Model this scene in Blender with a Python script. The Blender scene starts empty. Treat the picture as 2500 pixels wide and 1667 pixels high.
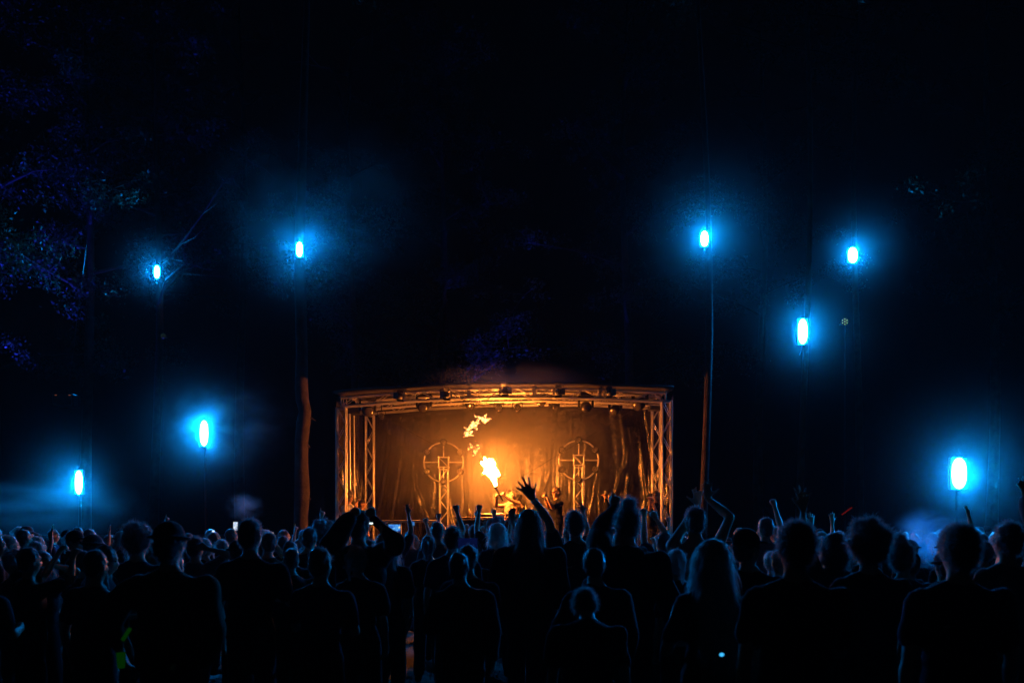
import bpy, math, random
import numpy as np
from mathutils import Vector, Matrix, noise

random.seed(7)
rng = np.random.default_rng(7)
S = bpy.context.scene
COL = S.collection
F = 2430.0                       # focal length in photo pixels (2500 wide), camera at eye height of the crowd
CAMZ, HOR = 1.72, 1290.0
def P(px, py, Y):                # point seen at (px, py) at depth Y
    return Vector(((px - 1250.0) / F * Y, Y, CAMZ + (HOR - py) / F * Y))

# ------------------------------------------------------------------ camera, sky, exposure
cd = bpy.data.cameras.new('camera'); cam = bpy.data.objects.new('camera', cd); COL.objects.link(cam)
cam.location = (0, 0, CAMZ); cam.rotation_euler = (math.pi / 2, 0, 0)
cd.sensor_width = 36.0; cd.lens = 36.0 * F / 2500.0
cd.shift_y = (HOR - 833.5) / 2500.0
cd.clip_start = 0.1; cd.clip_end = 600
cd.dof.use_dof = True; cd.dof.focus_distance = 21.5; cd.dof.aperture_fstop = 2.6
S.camera = cam
W = bpy.data.worlds.new('World'); S.world = W; W.use_nodes = True
nt = W.node_tree; bg = nt.nodes['Background']
sky = nt.nodes.new('ShaderNodeTexSky'); sky.sky_type = 'NISHITA'; sky.sun_disc = False
sky.sun_elevation = math.radians(-4.0); sky.sun_rotation = math.radians(200)
nt.links.new(sky.outputs['Color'], bg.inputs['Color']); bg.inputs['Strength'].default_value = 0.012
S.view_settings.view_transform = 'Standard'; S.view_settings.look = 'None'
S.view_settings.exposure = 0.0; S.view_settings.gamma = 1.0
S.view_settings.use_curve_mapping = False
cy = S.cycles
cy.max_bounces = 4; cy.diffuse_bounces = 2; cy.glossy_bounces = 2; cy.transmission_bounces = 2; cy.volume_bounces = 0
cy.transparent_max_bounces = 6
cy.volume_step_rate = 1.0; cy.volume_max_steps = 96
cy.use_denoising = True
cy.sample_clamp_indirect = 3.0
cy.adaptive_threshold = 0.02

BLUE = (0.002, 0.28, 1.0)
FIRE = (1.0, 0.215, 0.018)

# ------------------------------------------------------------------ materials
MATS = {}
def mat(name, col, rough=0.6, metal=0.0, var=0.25, scale=6.0, bump=0.0, bscale=40.0, spec=0.5, sheen=0.0, transl=0.0):
    if name in MATS: return MATS[name]
    m = bpy.data.materials.new(name); m.use_nodes = True; n = m.node_tree.nodes; l = m.node_tree.links
    b = n['Principled BSDF']
    b.inputs['Roughness'].default_value = rough; b.inputs['Metallic'].default_value = metal
    b.inputs['Specular IOR Level'].default_value = spec
    if sheen: b.inputs['Sheen Weight'].default_value = sheen; b.inputs['Sheen Roughness'].default_value = 0.4
    tc = n.new('ShaderNodeTexCoord'); nz = n.new('ShaderNodeTexNoise'); nz.inputs['Scale'].default_value = scale
    nz.inputs['Detail'].default_value = 4
    l.new(tc.outputs['Object'], nz.inputs['Vector'])
    r = n.new('ShaderNodeValToRGB'); e = r.color_ramp.elements
    e[0].position = 0.3; e[1].position = 0.7
    e[0].color = tuple(c * (1 - var) for c in col) + (1,); e[1].color = tuple(min(1, c * (1 + var)) for c in col) + (1,)
    l.new(nz.outputs['Fac'], r.inputs['Fac']); l.new(r.outputs['Color'], b.inputs['Base Color'])
    if bump:
        z2 = n.new('ShaderNodeTexNoise'); z2.inputs['Scale'].default_value = bscale; z2.inputs['Detail'].default_value = 5
        l.new(tc.outputs['Object'], z2.inputs['Vector'])
        bp = n.new('ShaderNodeBump'); bp.inputs['Strength'].default_value = bump; bp.inputs['Distance'].default_value = 0.02
        l.new(z2.outputs['Fac'], bp.inputs['Height']); l.new(bp.outputs['Normal'], b.inputs['Normal'])
    if transl:
        t = n.new('ShaderNodeBsdfTranslucent'); t.inputs['Color'].default_value = tuple(min(.75, max(.3, c * 3)) for c in col) + (1,) if 'hair' in name else tuple(c * .9 for c in col) + (1,)
        mx = n.new('ShaderNodeMixShader'); mx.inputs['Fac'].default_value = transl
        l.new(b.outputs[0], mx.inputs[1]); l.new(t.outputs[0], mx.inputs[2]); l.new(mx.outputs[0], n['Material Output'].inputs['Surface'])
    MATS[name] = m; return m
def emis(name, col, strength):
    if name in MATS: return MATS[name]
    m = bpy.data.materials.new(name); m.use_nodes = True; n = m.node_tree.nodes; l = m.node_tree.links
    n.remove(n['Principled BSDF']); e = n.new('ShaderNodeEmission')
    e.inputs['Color'].default_value = tuple(col) + (1,); e.inputs['Strength'].default_value = strength
    l.new(e.outputs[0], n['Material Output'].inputs['Surface'])
    MATS[name] = m; return m
ALU = mat('aluminium', (0.68, 0.66, 0.62), 0.36, .65, var=0.12, scale=14, bump=0.08, bscale=90)
BLACKM = mat('black_metal', (0.02, 0.02, 0.022), 0.42, 0.0, var=0.3, bump=0.05)
PLASTIC = mat('black_plastic', (0.015, 0.015, 0.017), 0.35, 0.0, var=0.2)
GLASS = mat('lens_glass', (0.12, 0.11, 0.1), 0.08, 0.6, var=0.1)
FOIL = mat('stage_sheeting', (0.014, 0.011, 0.010), 0.27, 0.0, var=0.4, scale=3, bump=0.5, bscale=11, spec=1.0)
ROOF = mat('roof_canvas', (0.03, 0.028, 0.026), 0.6, 0.0, var=0.3, bump=0.2)
WOOD = mat('stage_deck_ply', (0.05, 0.04, 0.032), 0.5, 0.0, var=0.4, scale=4)
BARK = mat('bark', (0.04, 0.03, 0.026), 0.9, 0.0, var=0.5, scale=5, bump=0.9, bscale=18)
BARKD = mat('bark_dark', (0.05, 0.035, 0.022), 0.9, 0.0, var=0.5, scale=5, bump=0.9, bscale=18)
LEAF = mat('leaf', (0.045, 0.07, 0.03), 0.5, 0.0, var=0.5, scale=1.5, transl=0.2)
GRASS = mat('trampled_ground', (0.018, 0.02, 0.010), 0.95, 0.0, var=0.6, scale=2.5, bump=0.8, bscale=9)
SKIN = mat('skin', (0.48, 0.29, 0.2), 0.5, 0.0, var=0.08, scale=9, bump=0.1, bscale=120)
SKIN2 = mat('skin_tanned', (0.36, 0.2, 0.13), 0.5, 0.0, var=0.08, scale=9, bump=0.1, bscale=120)
CLOTH = {
 'black': mat('cloth_black', (0.012, 0.012, 0.014), 0.85, var=0.3, bump=0.3, bscale=60, spec=0.08, sheen=0.06),
 'charcoal': mat('cloth_charcoal', (0.035, 0.036, 0.04), 0.85, var=0.25, bump=0.3, bscale=60, spec=0.08, sheen=0.06),
 'navy': mat('cloth_navy', (0.012, 0.018, 0.045), 0.85, var=0.25, bump=0.3, bscale=60, spec=0.08, sheen=0.06),
 'grey': mat('cloth_grey', (0.14, 0.14, 0.145), 0.85, var=0.2, bump=0.3, bscale=60, spec=0.08, sheen=0.06),
 'white': mat('cloth_white', (0.6, 0.58, 0.55), 0.85, var=0.1, bump=0.3, bscale=60, spec=0.2),
 'olive': mat('cloth_olive', (0.045, 0.05, 0.025), 0.85, var=0.25, bump=0.3, bscale=60, spec=0.08, sheen=0.06),
 'red': mat('cloth_red', (0.16, 0.02, 0.02), 0.85, var=0.2, bump=0.3, bscale=60, spec=0.08, sheen=0.06),
 'denim': mat('cloth_denim', (0.03, 0.045, 0.08), 0.85, var=0.3, bump=0.3, bscale=60, spec=0.2),
}
HAIR = {'dark': mat('hair_dark', (0.02, 0.013, 0.009), 0.35, var=0.3, scale=40, spec=1.0, transl=0.5, sheen=0.8),
        'brown': mat('hair_brown', (0.07, 0.04, 0.022), 0.35, var=0.3, scale=40, spec=1.0, transl=0.5, sheen=0.8),
        'blond': mat('hair_blond', (0.42, 0.36, 0.29), 0.38, var=0.25, scale=40, spec=.8, transl=0.5, sheen=.8)}
EYE = mat('eye', (0.02, 0.015, 0.012), 0.15)
LIP = mat('lip', (0.3, 0.1, 0.08), 0.5)

# ------------------------------------------------------------------ object helpers
def tag(o, label=None, cat=None, group=None, kind=None):
    if label: o['label'] = label
    if cat: o['category'] = cat
    if group: o['group'] = group
    if kind: o['kind'] = kind
    return o
def empty(name, loc=(0, 0, 0), rz=0.0, label=None, cat=None, group=None, scale=1.0):
    o = bpy.data.objects.new(name, None); COL.objects.link(o); o.location = loc; o.rotation_euler = (0, 0, rz)
    o.scale = (scale,) * 3; o.empty_display_size = 0.1
    return tag(o, label, cat, group)
def link(name, me, parent=None, m=None):
    if m is not None and not me.materials: me.materials.append(m)
    o = bpy.data.objects.new(name, me); COL.objects.link(o); o.parent = parent
    return o
def mesh(V, Fs, smooth=True, name='mesh'):
    me = bpy.data.meshes.new(name); me.from_pydata([tuple(v) for v in V], [], [tuple(f) for f in Fs]); me.update()
    if smooth: me.polygons.foreach_set('use_smooth', [True] * len(me.polygons))
    return me
def mesh_np(V, Q, smooth=False, name='mesh'):
    """vertices (n,3) and faces (m,k) as arrays, quickly"""
    V = np.asarray(V, np.float32); Q = np.asarray(Q, np.int32); k = Q.shape[1]
    me = bpy.data.meshes.new(name); me.vertices.add(len(V)); me.vertices.foreach_set('co', V.ravel())
    me.loops.add(Q.size); me.loops.foreach_set('vertex_index', Q.ravel())
    me.polygons.add(len(Q)); me.polygons.foreach_set('loop_start', np.arange(0, Q.size, k, dtype=np.int32))
    me.polygons.foreach_set('loop_total', np.full(len(Q), k, np.int32))
    if smooth: me.polygons.foreach_set('use_smooth', np.ones(len(Q), bool))
    me.update(calc_edges=True); me.validate(); return me
class MB:
    """collects closed shapes"""
    def __init__(s): s.V = []; s.F = []; s.n = 0
    def add(s, V, Fs):
        s.V.extend(V); s.F.extend([[i + s.n for i in f] for f in Fs]); s.n += len(V); return s
    def ell(s, c, r, R=None, nu=12, nv=8):
        c = Vector(c); V = [Vector((0, 0, -1))]
        for j in range(1, nv):
            t = math.pi * j / nv
            for i in range(nu):
                a = 2 * math.pi * i / nu; V.append(Vector((math.sin(t) * math.cos(a), math.sin(t) * math.sin(a), -math.cos(t))))
        V.append(Vector((0, 0, 1))); Fs = []
        for i in range(nu):
            Fs.append((0, 1 + (i + 1) % nu, 1 + i)); k = 1 + (nv - 2) * nu
            Fs.append((len(V) - 1, k + i, k + (i + 1) % nu))
            for j in range(nv - 2):
                a = 1 + j * nu; b = a + nu; Fs.append((a + i, a + (i + 1) % nu, b + (i + 1) % nu, b + i))
        out = []
        for v in V:
            v = Vector((v.x * r[0], v.y * r[1], v.z * r[2]))
            if R is not None: v = R @ v
            out.append(c + v)
        return s.add(out, Fs)
    def cap(s, a, b, ra, rb, n=10):
        a = Vector(a); b = Vector(b); d = (b - a)
        if d.length < 1e-6: d = Vector((0, 0, 1e-4))
        L = d.normalized(); x = L.orthogonal().normalized(); y = L.cross(x); V = [a - L * ra]; Fs = []; rings = []
        for c, r, dz in ((a, ra * .7, -.7 * ra), (a, ra, 0), (b, rb, 0), (b, rb * .7, .7 * rb)):
            rings.append(len(V))
            for i in range(n):
                t = 2 * math.pi * i / n; V.append(c + L * dz + x * (r * math.cos(t)) + y * (r * math.sin(t)))
        V.append(b + L * rb)
        for i in range(n):
            j = (i + 1) % n; Fs.append((0, rings[0] + j, rings[0] + i)); Fs.append((len(V) - 1, rings[3] + i, rings[3] + j))
            for k in range(3): p, q = rings[k], rings[k + 1]; Fs.append((p + i, p + j, q + j, q + i))
        return s.add(V, Fs)
    def tube(s, pts, rad, n=8):
        """tapered tube through points, closed ends"""
        pts = [Vector(p) for p in pts]; V = []; Fs = []; x = None
        for k, p in enumerate(pts):
            d = (pts[min(k + 1, len(pts) - 1)] - pts[max(k - 1, 0)]).normalized()
            x = (d.orthogonal() if x is None else (x - d * x.dot(d))).normalized(); y = d.cross(x)
            r = rad[k] if hasattr(rad, '__len__') else rad
            for i in range(n):
                t = 2 * math.pi * i / n; V.append(p + x * (r * math.cos(t)) + y * (r * math.sin(t)))
        for k in range(len(pts) - 1):
            for i in range(n):
                j = (i + 1) % n; Fs.append((k * n + i, k * n + j, (k + 1) * n + j, (k + 1) * n + i))
        Fs.append(tuple(range(n - 1, -1, -1))); Fs.append(tuple((len(pts) - 1) * n + i for i in range(n)))
        return s.add(V, Fs)
    def box(s, c, d, R=None, bev=0.0):
        c = Vector(c); V = []; b = bev; hx, hy, hz = d[0] / 2, d[1] / 2, d[2] / 2
        if b <= 0:
            V = [Vector((x * hx, y * hy, z * hz)) for z in (-1, 1) for y in (-1, 1) for x in (-1, 1)]
            Fs = [(0, 2, 3, 1), (4, 5, 7, 6), (0, 1, 5, 4), (2, 6, 7, 3), (0, 4, 6, 2), (1, 3, 7, 5)]
        else:   # bevelled vertical section: inset rings at the ends
            def ring(z, i):
                return [Vector((x * (hx - (b if (k % 2 == 0) else i)), y * (hy - (i if (k % 2 == 0) else b)), z))
                        for k, (x, y) in enumerate(((1, -1), (1, -1), (1, 1), (1, 1), (-1, 1), (-1, 1), (-1, -1), (-1, -1)))]
            def ring2(z, i):
                q = [(hx - b, -hy + 0), (hx, -hy + b), (hx, hy - b), (hx - b, hy), (-hx + b, hy), (-hx, hy - b), (-hx, -hy + b), (-hx + b, -hy)]
                return [Vector((x * (1 - i / hx), y * (1 - i / hy), z)) for x, y in q]
            for z, i in ((-hz, b), (-hz + b, 0), (hz - b, 0), (hz, b)): V += ring2(z, i)
            Fs = [tuple(range(7, -1, -1)), tuple(range(24, 32))]
            for k in range(3):
                for i in range(8): j = (i + 1) % 8; Fs.append((k * 8 + i, k * 8 + j, k * 8 + 8 + j, k * 8 + 8 + i))
        if R is not None: V = [R @ v for v in V]
        return s.add([c + v for v in V], Fs)
    def me(s, smooth=False, name='mesh'): return mesh(s.V, s.F, smooth, name)
    def obj(s, name, m, parent=None, smooth=False): return link(name, s.me(smooth, name), parent, m)
def remesh(mb, vox, m, name, smooth=2, disp=None):
    """union of the shapes as one continuous skin"""
    me = mb.me(False); o = bpy.data.objects.new('tmp', me); COL.objects.link(o)
    r = o.modifiers.new('r', 'REMESH'); r.mode = 'VOXEL'; r.voxel_size = vox
    if smooth: q = o.modifiers.new('s', 'SMOOTH'); q.factor = 0.5; q.iterations = smooth
    dg = bpy.context.evaluated_depsgraph_get(); out = bpy.data.meshes.new_from_object(o.evaluated_get(dg))
    bpy.data.objects.remove(o); bpy.data.meshes.remove(me)
    if disp:
        amp, fr = disp; n = len(out.vertices); co = np.empty(n * 3, np.float32); out.vertices.foreach_get('co', co)
        no = np.empty(n * 3, np.float32); out.vertices.foreach_get('normal', no)
        co = co.reshape(-1, 3); no = no.reshape(-1, 3)
        h = np.array([noise.noise(Vector((v[0] * fr, v[1] * fr, v[2] * fr * .6))) for v in co.tolist()], np.float32)
        co += no * (h * amp)[:, None]; out.vertices.foreach_set('co', co.ravel())
    out.polygons.foreach_set('use_smooth', [True] * len(out.polygons)); out.name = name
    out.materials.clear(); out.materials.append(m); out.update()
    return out

UNITROD = {}
def rod(name, a, b, r, parent, m):
    """a straight tube that shares one unit mesh per material"""
    key = m.name
    if key not in UNITROD:
        V = []; n = 8
        for z in (0, 1):
            for i in range(n): t = 2 * math.pi * i / n; V.append((math.cos(t), math.sin(t), z))
        Fs = [(i, (i + 1) % n, n + (i + 1) % n, n + i) for i in range(n)] + [tuple(range(n - 1, -1, -1)), tuple(range(n, 2 * n))]
        me = mesh(V, Fs, False, 'rod'); me.polygons.foreach_set('use_smooth', [True] * n + [False] * 2); me.materials.append(m); UNITROD[key] = me
    a = Vector(a); b = Vector(b); d = b - a
    o = bpy.data.objects.new(name, UNITROD[key]); COL.objects.link(o); o.parent = parent
    o.matrix_local = Matrix.Translation(a) @ d.to_track_quat('Z', 'Y').to_matrix().to_4x4() @ Matrix.Diagonal((r, r, d.length, 1))
    return o

# ------------------------------------------------------------------ ground
def make_ground():
    n = 90; xs = np.sinh(np.linspace(-4.2, 4.2, n)); xs = xs / xs[-1] * 280; V = []
    for j in range(n):
        for i in range(n):
            x, y = xs[i], xs[j] + 14
            V.append((x, y, -0.03 + 0.03 * noise.noise(Vector((x * .4, y * .4, 0)))))
    Fs = [(j * n + i, j * n + i + 1, (j + 1) * n + i + 1, (j + 1) * n + i) for j in range(n - 1) for i in range(n - 1)]
    tag(link('ground', mesh(V, Fs), None, GRASS), kind='structure')
    # trampled grass tufts on the open ground nearest to the camera
    V = []; Q = []; r = np.random.default_rng(5)
    for k in range(9000):
        y = 2.2 + 18 * r.random() ** 1.5; x = (r.random() - .5) * 1.1 * y; h = 0.03 + .05 * r.random(); a = r.random() * 6.28; w = .004
        dx, dy = math.cos(a) * w, math.sin(a) * w; lx, ly = (r.random(2) - .5) * h * 1.4
        V += [(x - dx, y - dy, -.03), (x + dx, y + dy, -.03), (x + lx, y + ly, h), (x + lx - dx * .2, y + ly, h)]
        Q.append((4 * k, 4 * k + 1, 4 * k + 2, 4 * k + 3))
    o = link('grass', mesh_np(V, Q), None, GRASS)
    tag(o, 'short trampled grass underfoot between the standing crowd', 'grass', kind='stuff')
make_ground()

# ------------------------------------------------------------------ trees
LAMPXY = [(383, 664, 30.0), (731, 609, 21.4), (1720, 583, 20.9), (2082, 623, 28.2), (1960, 809, 22.0), (192, 1177, 22.0), (498, 1057, 21.0), (2342, 1155, 17.0)]
def make_tree(name, x, y, h, r, lean=(0, 0), crown_z=6.0, seed=1, nclump=120, label='', trunk_pts=None, stubs=(), spread=3.2, leafn=55, branches=(), lsize=0.085, back=False, bark=None):
    R = np.random.default_rng(seed)
    root = empty(name, (x, y, 0), 0, label, 'tree', 'trees round the stage')
    if trunk_pts is None:
        n = 12; trunk_pts = []
        for i in range(n + 1):
            t = i / n
            trunk_pts.append((lean[0] * t + .12 * math.sin(t * 7 + seed), lean[1] * t + .1 * math.sin(t * 5 + seed * 2), -.15 + (h + .15) * t))
    mb = MB(); N = len(trunk_pts)
    rad = [r * (1.25 if i == 0 else 1.0) * (1 - .82 * (trunk_pts[i][2] / h)) * (1 + .07 * math.sin(i * 2.3 + seed)) for i in range(N)]
    mb.tube(trunk_pts, rad, 12)
    for (a, b, c, ra) in stubs: mb.tube([a, b, c], [ra, ra * .7, ra * .25], 6)
    mb.obj('trunk', bark or BARKD, root, True)
    tp = np.array(trunk_pts)
    def at_z(z): return np.array([np.interp(z, tp[:, 2], tp[:, 0]), np.interp(z, tp[:, 2], tp[:, 1]), z])
    centres = []; lm = MB()
    paths = [[np.array(p, float) for p in br] for br in branches]
    nl = 14
    for k in range(nl):
        z = crown_z + (h - crown_z) * (k + .5) / nl; a = k * 2.4 + seed; a = math.atan2(abs(math.sin(a)), math.cos(a)) if back else a; L = spread * (1 - .55 * k / nl) * (.7 + .6 * R.random())
        p0 = at_z(z); pts = [p0]
        for q in range(1, 5):
            t = q / 4; pts.append(p0 + np.array([math.cos(a + .3 * t) * L * t, math.sin(a + .3 * t) * L * t, L * (.45 * t - .25 * t * t) + .15 * (R.random() - .5)]))
        paths.append(pts)
    for pts in paths:
        lm.tube([tuple(p) for p in pts], [r * .28 * (1 - .8 * i / (len(pts) - 1)) for i in range(len(pts))], 6)
        for q in range(1, len(pts)):
            for _ in range(2):
                d = R.normal(size=3) * np.array([.8, .8, .45]); e = pts[q] + d * .8
                lm.tube([tuple(pts[q]), tuple((pts[q] + e) / 2 + R.normal(size=3) * .08), tuple(e)], [r * .07, r * .05, r * .015], 4)
                centres.append(e); centres.append(pts[q] + d * .35)
    lm.obj('branch', bark or BARKD, root, True)
    if back: centres = [c for c in centres if c[1] > .25]
    cs = np.array([centres[i % len(centres)] for i in range(nclump)]) + R.normal(size=(nclump, 3)) * .16
    wc = cs + np.array([x, y, 0])
    keep = np.ones(len(cs), bool)
    for (lx, ly, lY) in LAMPXY: q = np.array(P(lx, ly, lY)); keep &= ~((np.abs(wc[:, 0] - q[0]) < .8) & (np.abs(wc[:, 2] - q[2]) < 1.0) & (wc[:, 1] < q[1] + .8))
    cs = cs[keep]
    m = leafn; c = np.repeat(cs, m, 0); n = len(c)
    pos = c + R.normal(size=(n, 3)) * np.array([.2, .2, .13])
    u = R.normal(size=(n, 3)); u /= np.linalg.norm(u, axis=1)[:, None]; v = np.cross(u, R.normal(size=(n, 3))); v /= np.linalg.norm(v, axis=1)[:, None]
    s = (lsize * (.5 + R.random(n)))[:, None]
    V = np.stack([pos - u * s * .6, pos - v * s * .32, pos + u * s * .6, pos + v * s * .32], 1).reshape(-1, 3)
    link('crown', mesh_np(V, np.arange(4 * n).reshape(-1, 4)), root, LEAF)
    return root

# trunk that bends up out of the crowd left of the stage
lt = P(735, 0, 21.7); L2 = lambda px, py: (P(px, py, 21.7).x - lt.x, 0, P(px, py, 21.7).z)
make_tree('bent_tree', lt.x, 21.7, 18, .175, seed=3, crown_z=14.2, back=True, bark=BARK, label='thick bent tree trunk lit by the fire, just left of the stage',
    trunk_pts=[(-.02, 0, -.15), L2(735, 1260), L2(738, 1200), L2(736, 1130), L2(736, 1080), L2(741, 1030), L2(745, 1005), L2(738, 975), L2(736, 945), L2(737, 860), L2(733, 700), L2(731, 609), (0.1, .1, 13), (0.2, .2, 18)],
    stubs=[(L2(744, 1010), L2(756, 1018), L2(771, 1027), .03), (L2(742, 1085), L2(752, 1087), L2(758, 1093), .045), (L2(745, 1222), L2(755, 1219), L2(760, 1216), .03),
           (L2(741, 1142), L2(748, 1141), L2(752, 1141), .02)], nclump=150, spread=2.6)
rt = P(1722, 0, 21.2)
make_tree('straight_tree', rt.x, 21.2, 18, .1, lean=(-.1, 0), seed=5, crown_z=14.2, back=True, bark=BARK, label='straight narrow tree trunk faintly lit orange, right of the stage', nclump=150, spread=2.6)
def tree_at(px, Y, h, r, seed, **k):
    return make_tree(k.pop('name', 'dark_tree'), (px - 1250) / F * Y, Y, h, r, seed=seed, **k)
tb = (383 - 1250) / F * 30.4
tree_at(383, 30.4, 18, .17, 11, crown_z=9.8, back=True, label='tall tree carrying the smaller lamp at upper left, its branch reaching right', nclump=230, spread=2.6,
        branches=[[(0, 0, 9.6), (.9, -.6, 10.2), (1.7, -1.0, 11.0), (2.4, -1.2, 11.9), (3.3, -1.3, 12.35)], [(0, 0, 8.8), (.8, -.4, 9.4), (1.5, -.5, 9.7)],
                  [(0, 0, 8.4), (.5, -.7, 9.1), (1.2, -.9, 9.6), (1.7, -1.0, 9.4)], [(0, 0, 4.4), (.3, -.5, 6.2), (.5, -.5, 6.9)]])
tree_at(2092, 28.6, 20, .13, 13, crown_z=14.5, back=True, label='dark tree behind the round lamp at upper right', nclump=120)
tree_at(1963, 22.4, 20.5, .09, 17, crown_z=14.3, back=True, label='dark tree behind the tall blue lamp right of the stage', nclump=110)
tree_at(-28, 30.6, 21, .22, 19, crown_z=6.0, label='broad tree at the left edge with blue lit leaves', nclump=380, spread=4.4, leafn=60)
tree_at(215, 31.0, 19, .2, 23, crown_z=8.5, label='tall tree inward of the broad tree at the left edge, faint blue leaves', nclump=240, spread=2.8)
tree_at(1075, 32.0, 18, .2, 29, crown_z=6.0, label='tree rising behind the stage roof, above the flame, bright blue leaves', nclump=260, spread=3.0, leafn=50,
        branches=[[(0, 0, 5.6), (.8, -.6, 6.6), (1.5, -.9, 7.3), (2.1, -1.0, 8.2), (2.7, -1.0, 9.0)], [(0, 0, 5.2), (1.0, -.6, 6.3), (1.6, -.7, 6.8), (2.2, -.7, 7.4)], [(0, 0, 6.2), (-1, -1, 6.9), (-1.8, -1.2, 7.1), (-2.4, -1.3, 7.2)]])
tree_at(1530, 32.0, 19, .2, 31, crown_z=6.0, label='tree behind the right half of the stage roof, dim blue leaves', nclump=240, spread=3.2, leafn=50)
tree_at(858, 31.0, 17, .17, 37, crown_z=6.0, label='slim tree between the bent trunk and the stage, few blue leaves', nclump=120, spread=2.2)
tree_at(1860, 36.0, 20, .2, 41, crown_z=9.0, label='unlit tree far behind between the three right lamps', nclump=110)
tree_at(2420, 31.0, 20, .2, 43, crown_z=8.0, label='unlit tree at the right edge behind the largest lamp', nclump=110)
tree_at(590, 35.0, 20, .2, 47, crown_z=9.0, label='unlit tree far back between the two upper left lamps', nclump=110)

# ------------------------------------------------------------------ stage
FL = P(820, 0, 21.3); FLx, FLy = FL.x + .12, 21.3       # front left tower centre
FRx, FRy = P(1627, 0, 20.7).x, 20.7
BLx, BLy = P(903, 0, 24.4).x, 24.4
BRx, BRy = P(1602, 0, 23.4).x, 23.4
DECK = 0.9
stage = empty('stage', (0, 0, 0), 0, 'open air stage of aluminium trusses under a low arched black roof', 'stage')
def truss(name, A, B, w, parent, pitch=.34, side=Vector((1, 0, 0)), faces=(0, 1, 2, 3), cr=.021, br=.0085, plates=True, bn='brace'):
    A = Vector(A); B = Vector(B); d = (B - A).normalized(); L = (B - A).length
    u = (side - d * side.dot(d)).normalized(); v = d.cross(u); h = w / 2 - cr
    t = empty(name); t.parent = parent
    for c in (.02, L - .02):
        mb = MB()
        for s in (-1, 1):
            p = A + d * c; mb.tube([p + u * h + v * h * s, p - u * h + v * h * s], .014, 6); mb.tube([p + v * h + u * h * s, p - v * h + u * h * s], .014, 6)
        mb.obj('end_frame', ALU, t)
    cs = [u * h + v * h, u * -h + v * h, u * -h + v * -h, u * h + v * -h]
    for c in cs: rod('chord', A + c, B + c, cr, t, ALU)
    n = max(1, round(L / pitch))
    for f in faces:
        a, b = cs[f], cs[(f + 1) % 4]
        for i in range(n):
            p = A + d * (L * i / n); q = A + d * (L * (i + 1) / n)
            if (i + f // 2) % 2: rod(bn, p + a, q + b, br, t, ALU)
            else: rod(bn, p + b, q + a, br, t, ALU)
    return t
TW = .23
for (x, y, zt) in ((FLx, FLy, 4.3), (FRx, FRy, 4.38), (BLx, BLy, 4.5), (BRx, BRy, 4.58)):
    truss('truss_tower', (x, y, .02), (x, y, zt), TW, stage, pitch=.36)
# arched roof trusses: front, middle, back; five straight modules each
def arch(fr, zl, zr, zm):
    """points of an arch at depth fraction fr"""
    a = Vector((FLx, FLy, 0)).lerp(Vector((BLx, BLy, 0)), fr); b = Vector((FRx, FRy, 0)).lerp(Vector((BRx, BRy, 0)), fr); out = []
    for i in range(6):
        t = i / 5; p = a.lerp(b, t); s = 1 - (2 * t - 1) ** 2
        p.z = zl + (zr - zl) * t + zm * s + .2 * fr; out.append(p)
    return out
for fr in (0.0, .5, 1.0):
    pts = arch(fr, 4.42, 4.44, .14)
    for i in range(5):
        truss('roof_truss', pts[i], pts[i + 1], TW, stage, pitch=.32, side=Vector((0, 1, 0)), faces=(0, 1, 2, 3), bn='diagonal')
# purlins from front to back
for i in range(6):
    f0 = arch(0, 4.56, 4.58, .14)[i]; f1 = arch(1, 4.56, 4.58, .14)[i]
    rod('purlin', f0, f1, .024, stage, ALU)
# arched canopy
def canopy():
    V = []; nx, ny = 40, 10
    for k, off in enumerate((0.0, .05)):
        for j in range(ny + 1):
            fr_ = -.045 + 1.15 * j / ny; pts = arch(fr_, 4.6, 4.68, .14)
            for i in range(nx + 1):
                t = i / nx * 5; q = min(4, int(t)); p = pts[q].lerp(pts[q + 1], t - q); s = 1 - (2 * i / nx - 1) ** 2
                p.z = 4.60 + .02 * i / nx + .145 * s + off + .2 * fr_ + .012 * math.sin(j * 2.1 + i * .5)
                p.x += (i / nx - .5) * .3
                V.append(p)
    w = nx + 1; N = w * (ny + 1); Fs = []
    for j in range(ny):
        for i in range(nx):
            a = j * w + i; Fs.append((a, a + w, a + w + 1, a + 1)); Fs.append((N + a, N + a + 1, N + a + w + 1, N + a + w))
    for i in range(nx):
        Fs.append((i, i + 1, N + i + 1, N + i)); a = ny * w + i; Fs.append((a, N + a, N + a + 1, a + 1))
    for j in range(ny):
        a = j * w; Fs.append((a, N + a, N + a + w, a + w)); a += nx; Fs.append((a, a + w, N + a + w, N + a))
    link('canopy', mesh(V, Fs), stage, ROOF)
canopy()
# deck with skirt, riser and rail
mb = MB(); cx, cyy = (FLx + FRx) / 2, 22.4
for i in range(4):
    for j in range(3):
        x0 = FLx - .3 + i * (FRx - FLx + .6) / 4; wx = (FRx - FLx + .6) / 4; y0 = 20.75 + j * 1.35
        d = MB(); d.box((x0 + wx / 2, y0 + .675, DECK - .05), (wx - .012, 1.338, .1), bev=.01); d.obj('deck_panel', WOOD, stage)
d = MB(); d.box((cx, 20.72, .42), (FRx - FLx + .58, .03, .82)); d.obj('skirt', mat('skirt_cloth', (0.012, 0.012, 0.012), .9), stage)
rod('handrail', (FLx + .5, 21.0, 1.87), (P(1070, 0, 21).x, 21.0, 1.88), .025, stage, ALU)
for xx in (FLx + .5, FLx + 1.3, P(1070, 0, 21).x): rod('rail_post', (xx, 21.0, DECK), (xx, 21.0, 1.87), .02, stage, ALU)
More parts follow.
